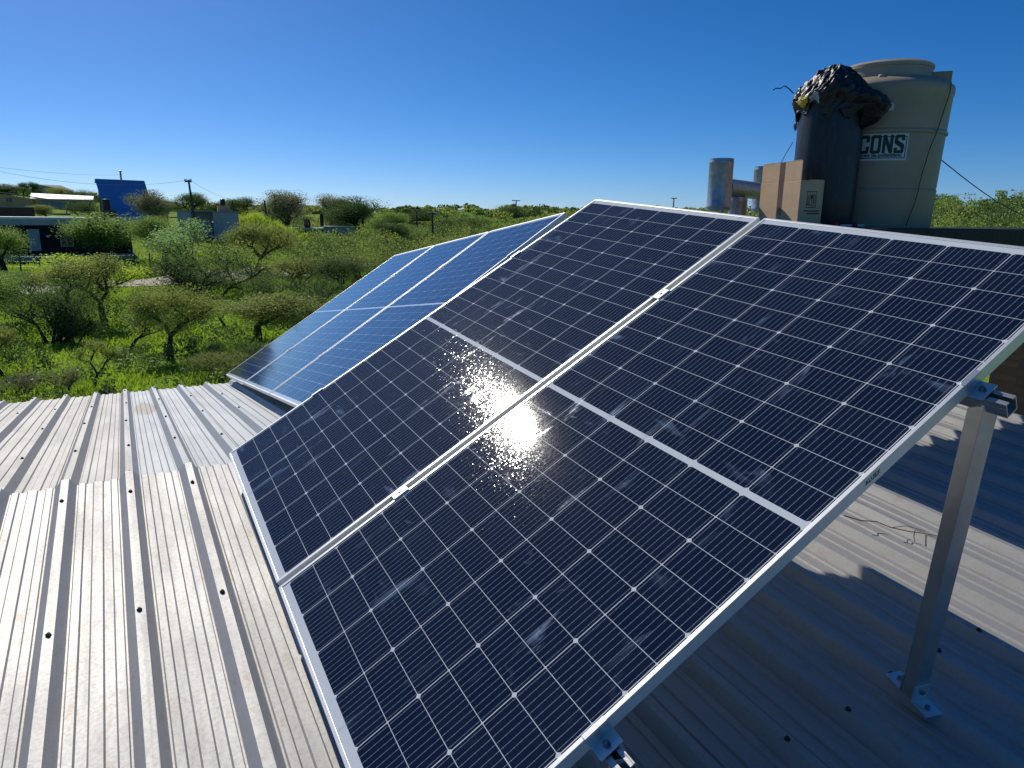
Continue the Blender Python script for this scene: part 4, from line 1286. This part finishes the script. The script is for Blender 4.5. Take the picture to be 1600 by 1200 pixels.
H.part('tank_base', M_REDBRICK, (H.X(160), H.X(183), 1.0, 3.0, zr_ + .08, H.Zp(328, 170)))
b = MB(); r = (H.X(176) - H.X(162)) / 2; zz = H.Zp(328, 170); hh = H.Zp(310, 170) - zz
b.lathe([(.0002, 0), (r, 0), (r, hh * .82), (r * .8, hh * .93), (r * .5, hh), (.0002, hh)], 28, 0, False, M=Matrix.Translation((H.X(169), 2.0, zz)))
tag(b.build('roof_tank', M_TANKB)); o = bpy.data.objects[b and 'roof_tank']
o.location = H.root.location; o.rotation_euler = H.root.rotation_euler; tag(o, 'black water tank on brick base above the black brick house', 'water tank', 'black rooftop water tanks')

# low red brick wall left behind it
H = House('red_brick_wall', 'low red brick wall behind the black house at left', 'wall', -90, 55, 336, 80, 32)
H.part('wall', M_REDBRICK, (0, H.w, 0, .3, -1.0, H.Zp(324, 30)))
H.part('coping', M_CONC, (-.02, H.w + .02, -.04, .34, H.Zp(324, 30), H.Zp(324, 30) + .06))
# long low brick strip above the black house's roof line
# orange brick house
H = House('orange_brick_house', 'orange brick house with sloping roof edge on the left hillside', 'house', -70, 55, 326, 116, 28)
b = MB(); x1 = H.w; zl, zr2 = H.Zp(303, 10), H.Zp(311, 55)
vs = [(0, 0, -2), (x1, 0, -2), (x1, 0, zr2), (H.X(8), 0, zl), (0, 0, zl - .3), (0, 7, -2), (x1, 7, -2), (x1, 7, zr2), (H.X(8), 7, zl), (0, 7, zl - .3)]
b.add(vs, [(0, 1, 2, 3, 4), (9, 8, 7, 6, 5), (0, 5, 6, 1), (1, 6, 7, 2), (4, 3, 8, 9), (3, 2, 7, 8), (0, 4, 9, 5)]); b.build('wall', M_ORANGE, H.root)
b = MB()
pr = [(-.4, zl - .25), (H.X(8), zl + .02), (H.X(108), H.Zp(318, 108)), (H.X(108), H.Zp(318, 108) - .25), (H.X(8), zl - .22)]
b.add([(x, -.6, z + .12) for x, z in pr[:3]] + [(x, 7.3, z + .12) for x, z in pr[:3]] + [(x, -.6, z + .30) for x, z in pr[:3]] + [(x, 7.3, z + .30) for x, z in pr[:3]],
      [(0, 1, 7, 6), (1, 2, 8, 7), (6, 7, 10, 9), (7, 8, 11, 10), (0, 3, 4, 1), (1, 4, 5, 2), (2, 5, 11, 8), (3, 9, 10, 4), (4, 10, 11, 5), (0, 6, 9, 3)])
b.build('roof', M_ROOFTAN, H.root)
H.part('window', M_GLASSD, (H.X(14), H.X(23), -.04, .04, H.Zp(316, 18), H.Zp(309, 18)))
H.part('column', M_CONC, (H.X(104), H.X(106), .2, .5, -2, H.Zp(318, 104)), (H.X(80), H.X(81.5), .2, .5, -2, H.Zp(315, 80)))
# white roofed shed
H = House('white_roofed_shed', 'long low shed with bright white metal roof left of the blue house', 'shed', 50, 149, 324, 146, 28)
b = MB(); z0, z1 = H.Zp(312, 100), H.Zp(303, 100)
b.add([(0, -1, z0), (H.w, -1, z0 - .05), (H.w, 5, z1 - .35), (-.3, 5, z1), (0, -1, z0 + .15), (H.w, -1, z0 + .10), (H.w, 5, z1 - .20), (-.3, 5, z1 + .15)], [(3, 2, 1, 0), (4, 5, 6, 7), (0, 1, 5, 4), (1, 2, 6, 5), (2, 3, 7, 6), (3, 0, 4, 7)])
b.build('roof', M_WHITE, H.root)
H.part('wall', M_CONCB, (1, H.w - .3, .2, 4.8, -1.5, z0 - .02))
for px in (106, 128): H.part('window', M_GLASSD, (H.X(px), H.X(px) + 1.3, .15, .25, z0 - 1.5, z0 - .5))
# hilltop gabled house
H = House('gabled_hilltop_house', 'grey house with tan gabled roof on the left skyline', 'house', 53, 108, 302, 188, 20)
z0, z1 = H.Zp(296, 80), H.Zp(289, 80); g0 = H.X(72)
b = MB(); b.box(0, H.w, 0, 8, -3, z0); b.add([(0, 0, z0), (g0, 0, z0), (g0 / 2, 0, z1), (0, 8, z0), (g0, 8, z0), (g0 / 2, 8, z1)], [(0, 1, 2), (5, 4, 3), (0, 3, 4, 1)]); b.build('wall', M_CONCB, H.root)
b = MB(); b.add([(-.5, -.5, z0 - .1), (g0 / 2, -.5, z1 + .1), (H.w - 1.5, 3, z1 + .05), (H.w + .5, -.5, z0 - .1), (g0 + .3, -.5, z0 - .1), (-.5, 8.5, z0 - .1), (g0 / 2, 8.5, z1 + .1), (H.w + .5, 8.5, z0 - .1)],
                [(1, 4, 3, 2), (0, 1, 6, 5), (1, 2, 6), (2, 3, 7), (2, 7, 5, 6)]); ro_ = b.build('roof', M_ROOFTAN, H.root)
for px in (57, 64, 78): H.part('window', M_GLASSD, (H.X(px), H.X(px) + .9, -.05, .05, z0 - 1.5, z0 - .4))

# blue A-frame house: steep front slope, ridge running away to the right, timber gable on the left
A_ = W(151, 279.5, 108); B_ = W(222.5, 282.5, 108)
for _y in np.arange(108, 125, .05):
    B_ = W(222.5, 282.5, _y)
    if B_.z >= A_.z: break
gA = hzf(A_.x, A_.y)
dd_ = Vector((B_.x - A_.x, B_.y - A_.y, 0)); LB = dd_.length; dd_.normalize(); pp_ = Vector((dd_.y, -dd_.x, 0))
bh = thing('blue_frame_house', 'steep blue metal A-frame house with thin chimney pipe', 'house', (A_.x, A_.y, gA), math.atan2(dd_.y, dd_.x))
hz_ = A_.z - gA; w_f = 3.7                       # local x along the ridge, local -y towards the camera
b = MB()
b.add([(-.25, -.10, hz_ + .02), (LB + .25, -.10, hz_ + .02), (LB + .25, -w_f - .25, -.55), (-.25, -w_f - .25, -.55)], [(3, 2, 1, 0)])
b.add([(-.25, -.10, hz_ + .02), (LB + .25, -.10, hz_ + .02), (LB + .25, .35, hz_ - .5), (-.25, .35, hz_ - .5)], [(0, 1, 2, 3)])
ro_ = b.build('roof', M_BLUE, bh); so = ro_.modifiers.new('thickness', 'SOLIDIFY'); so.thickness = .14; so.offset = -1
b = MB()
for x0, x1 in ((0, .14), (LB - .14, LB)):
    b.add([(x0, 0, -1.5), (x0, -w_f, -1.5), (x0, -w_f, -.45), (x0, -.12, hz_ - .22), (x0, 0, hz_ - .22), (x1, 0, -1.5), (x1, -w_f, -1.5), (x1, -w_f, -.45), (x1, -.12, hz_ - .22), (x1, 0, hz_ - .22)],
          [(0, 1, 2, 3, 4), (9, 8, 7, 6, 5)] + [(i, i + 5, (i + 1) % 5 + 5, (i + 1) % 5) for i in range(5)])
b.build('gable_wall', simple('brown timber gable', (.26, .16, .085), (.20, .125, .07), .85, 0, 2), bh)
b = MB(); b.box(.14, LB - .14, -.12, 0, -1.5, hz_ - .24); b.build('back_wall', M_CONC, bh)
b = MB(); b.box(.14, LB - .14, -w_f, -w_f + .1, -1.5, -.6); b.build('base_wall', M_WHITE, bh)
cp = W(190, 283, 110); cl = Vector((cp.x - A_.x, cp.y - A_.y, 0)); cx_ = cl.dot(dd_)
b = MB(); b.tube([(cx_, -.35, hz_ - .7), (cx_, -.35, hz_ + 1.15)], .13, 12); b.lathe([(.2, 0), (.2, .12), (.02, .22)], 12, 0, False, M=Matrix.Translation((cx_, -.35, hz_ + 1.15))); b.build('chimney', M_STEEL, bh)

# concrete house with tank
H = House('concrete_house', 'unfinished grey concrete house with flat roof behind the feathery tree', 'house', 280, 373, 372, 76, 24)
zt = H.Zp(331, 330)
x1, x2 = H.X(299), H.X(333)
H.part('wall', M_CONC, (0, x1, 0, 7, -1, zt), (x1, x2, 1.6, 7, -1, zt - .02), (x2, H.w, 0, 7, -1, zt - .08))
H.part('roof', M_CONCB, (-.15, x2 - .1, -.25, 7.1, zt, zt + .14), (x2 - .1, H.w + .12, -.12, 7.1, zt - .08, zt + .06))
for px0, px1, pz0, pz1, yy in ((282, 285, 352, 343, -.04), (291, 293, 352, 346, -.04), (320, 329, 362, 342, 1.56), (346, 360, 364, 342, -.04)):
    w_ = H.part('window', M_GLASSD if px0 < 300 else M_DOOR, (H.X(px0), H.X(px1), yy, yy + .08, H.Zp(pz0, px0), H.Zp(pz1, px0)))
    H.part('sill', M_CONC, (H.X(px0) - .1, H.X(px1) + .1, yy - .06, yy - .002, H.Zp(pz0, px0) - .10, H.Zp(pz0, px0)), parent=w_)
for px, py in ((303, 332), (310, 339)):
    H.part('wall_lamp', M_WHITE, (H.X(px) - .10, H.X(px) + .10, .9, 1.5, H.Zp(py, px) - .1, H.Zp(py, px) + .1))
zb_ = zt + .06
H.part('tank_base', M_ORANGE, (H.X(342), H.X(361), 1.2, 2.9, zb_, H.Zp(321, 350)))
b = MB(); r = (H.X(355) - H.X(347)) / 2; zz = H.Zp(321, 350); hh = H.Zp(310, 350) - zz
b.lathe([(.0002, 0), (r, 0), (r, hh * .85), (r * .8, hh * .95), (r * .5, hh), (.0002, hh)], 24, 0, False, M=Matrix.Translation((H.X(351), 2.0, zz)))
o = b.build('roof_tank', M_TANKB); o.location = H.root.location; o.rotation_euler = H.root.rotation_euler; tag(o, 'black water tank on orange brick base above the concrete house', 'water tank', 'black rooftop water tanks')
# small brick shed between
H = House('brick_outbuilding', 'small orange brick outbuilding right of the blue house', 'outbuilding', 242, 263, 346, 96, 26)
zt = H.Zp(334, 252)
H.part('wall', M_ORANGE, (0, H.w, 0, 3, -1, zt)); H.part('roof', M_CONCB, (-.2, H.w + .2, -.2, 3.2, zt, zt + .15)); H.part('door', M_GLASSD, (H.w * .35, H.w * .6, -.04, .03, -.4, zt - .5))
# low grey house with open shed
H = House('low_grey_house', 'low grey block house with open porch in the valley', 'house', 447, 555, 381, 102, 15)
zt, zp = H.Zp(355, 500), H.Zp(358, 470)
xs = H.X(505)
H.part('wall', M_CONCB, (xs, H.w, 0, 7, -.6, zt), (0, xs, 4.2, 7, -.6, zp - .1))
H.part('roof', M_CONC, (-.4, xs - .02, -.4, 7, zp - .05, zp + .14), (xs - .02, H.w + .15, -.15, 7.1, zt, zt + .12))
for px in (452, 478, 491): H.part('porch_post', M_STEEL, (H.X(px), H.X(px) + .28, -.1, .18, -.6, zp - .05))
H.part('window', M_GLASSD, (H.X(461), H.X(467), 4.12, 4.19, .8, 2.0)); H.part('door', M_DOOR, (H.X(483), H.X(488), 4.12, 4.19, -.3, 2.0))
H.part('window', M_GLASSD, (H.X(520), H.X(530), -.05, .05, .9, 1.9))
H.part('tank_stand', M_REDBRICK, (H.X(474), H.X(484), 3, 4.5, zp + .14, H.Zp(343, 480)))
for px in (496,):
    b = MB(); r = (H.X(500) - H.X(494)) / 2; zz = zt + .12; hh = H.Zp(334, 496) - zz
    b.lathe([(.0002, 0), (r, 0), (r, hh * .85), (r * .6, hh), (.0002, hh)], 20, 0, False, M=Matrix.Translation((xs - .2, 3.0, zz)))
    o = b.build('roof_tank', M_TANKB); o.location = H.root.location; o.rotation_euler = H.root.rotation_euler; tag(o, 'dark water tank above the low grey house in the valley', 'water tank', 'black rooftop water tanks')

# ------------------------------------------------------------------ poles, wires, fence
M_POLE = simple('weathered pole wood', (.10, .085, .07), (.07, .06, .05), .9, 0, 3)
POLES = []
def utility_pole(px, top, base, Y, arm, lean, label, r=.12):
    t = W(px, top, Y); g = hzf(t.x, Y)
    root = thing('utility_pole', label, 'utility pole', (t.x + lean, Y, g), 0, 'utility poles in the landscape')
    h = t.z - g
    b = MB(); b.tube([(0, 0, -.5), (-lean * .5, 0, h * .5), (-lean, 0, h)], [r * 1.25, r * 1.1, r * .85], 10); b.build('shaft', M_POLE, root)
    if arm:
        b = MB(); b.box(-arm - lean, arm - lean, -.06 - r, -r + .04, h - .22, h - .08); a_ = b.build('crossarm', M_POLE, root)
        for sx in (-.92, -.5, .5, .92):
            b = MB(); b.lathe([(.05, 0), (.06, .08), (.03, .16), (.0002, .17)], 10, 0, True, M=Matrix.Translation((sx * arm - lean, -.04 - r + .02, h - .08))); b.build('insulator', M_WHITE, a_)
    POLES.append(Vector((t.x, Y - .05, t.z)))
utility_pole(294.5, 281, 372, 70, .32, .38, 'leaning utility pole with crossarm before the concrete house', .10)
utility_pole(413, 313, 356, 92, 0, .3, 'bare leaning pole right of the concrete house', .12)
utility_pole(363, 313, 345, 98, 0, .1, 'short bare pole just behind the concrete house tank', .10)
utility_pole(651, 331, 392, 95, 0, 0, 'bare pole on the slope, leftmost of the close pair', .12)
utility_pole(675.5, 332, 388, 88, .5, 0, 'taller pole of the close pair on the slope', .12)
utility_pole(806.5, 312.5, 340, 150, .85, 0, 'distant utility pole with wide crossarm on the ridge', .13)
utility_pole(1053, 309, 330, 150, .55, 0, 'distant pole peeking above the front panel top edge', .12)
def wire(a, b_, sag, label, r=.012):
    m = MB(); m.tube([a.lerp(b_, i / 16) - Vector((0, 0, sag * 4 * (i / 16) * (1 - i / 16))) for i in range(17)], r, 4)
    tag(m.build('power_line', M_BLACK), label, 'power line', 'overhead power lines')
wire(W(-30, 262, 52), POLES[0] + Vector((-.2, 0, -.05)), .75, 'power line crossing the left sky to the leaning pole', .009)
wire(W(-30, 258, 60), W(190, 273, 110), .3, 'thin upper power line reaching the blue house chimney', .010)
wire(POLES[0] + Vector((.2, 0, -.05)), POLES[1], .9, 'power line between the leaning pole and the bare leaning pole', .010)
wire(POLES[1], POLES[4], 1.2, 'power line over the low grey house toward the close pole pair', .012)
fence = thing('wire_fence', 'wire fence with thin dark posts along the lawn', 'fence', (0, 0, 0))
fp = [ground_at(x, y) for x, y in ((-30, 424), (2, 424), (33, 424), (63, 424), (104, 424), (134, 423), (170, 422), (211, 421), (235, 420), (256, 419), (277, 418))]
hf = 1.15
for p in fp:
    b = MB(); b.tube([(p.x, p.y, p.z - .2), (p.x + .03, p.y, p.z + hf)], [.055, .045], 7); b.build('post', M_POLE, fence)
for z in (.35, .7, 1.05):
    b = MB(); b.tube([(p.x, p.y, p.z + z) for p in fp], .006, 4); b.build('wire', M_STEEL, fence)
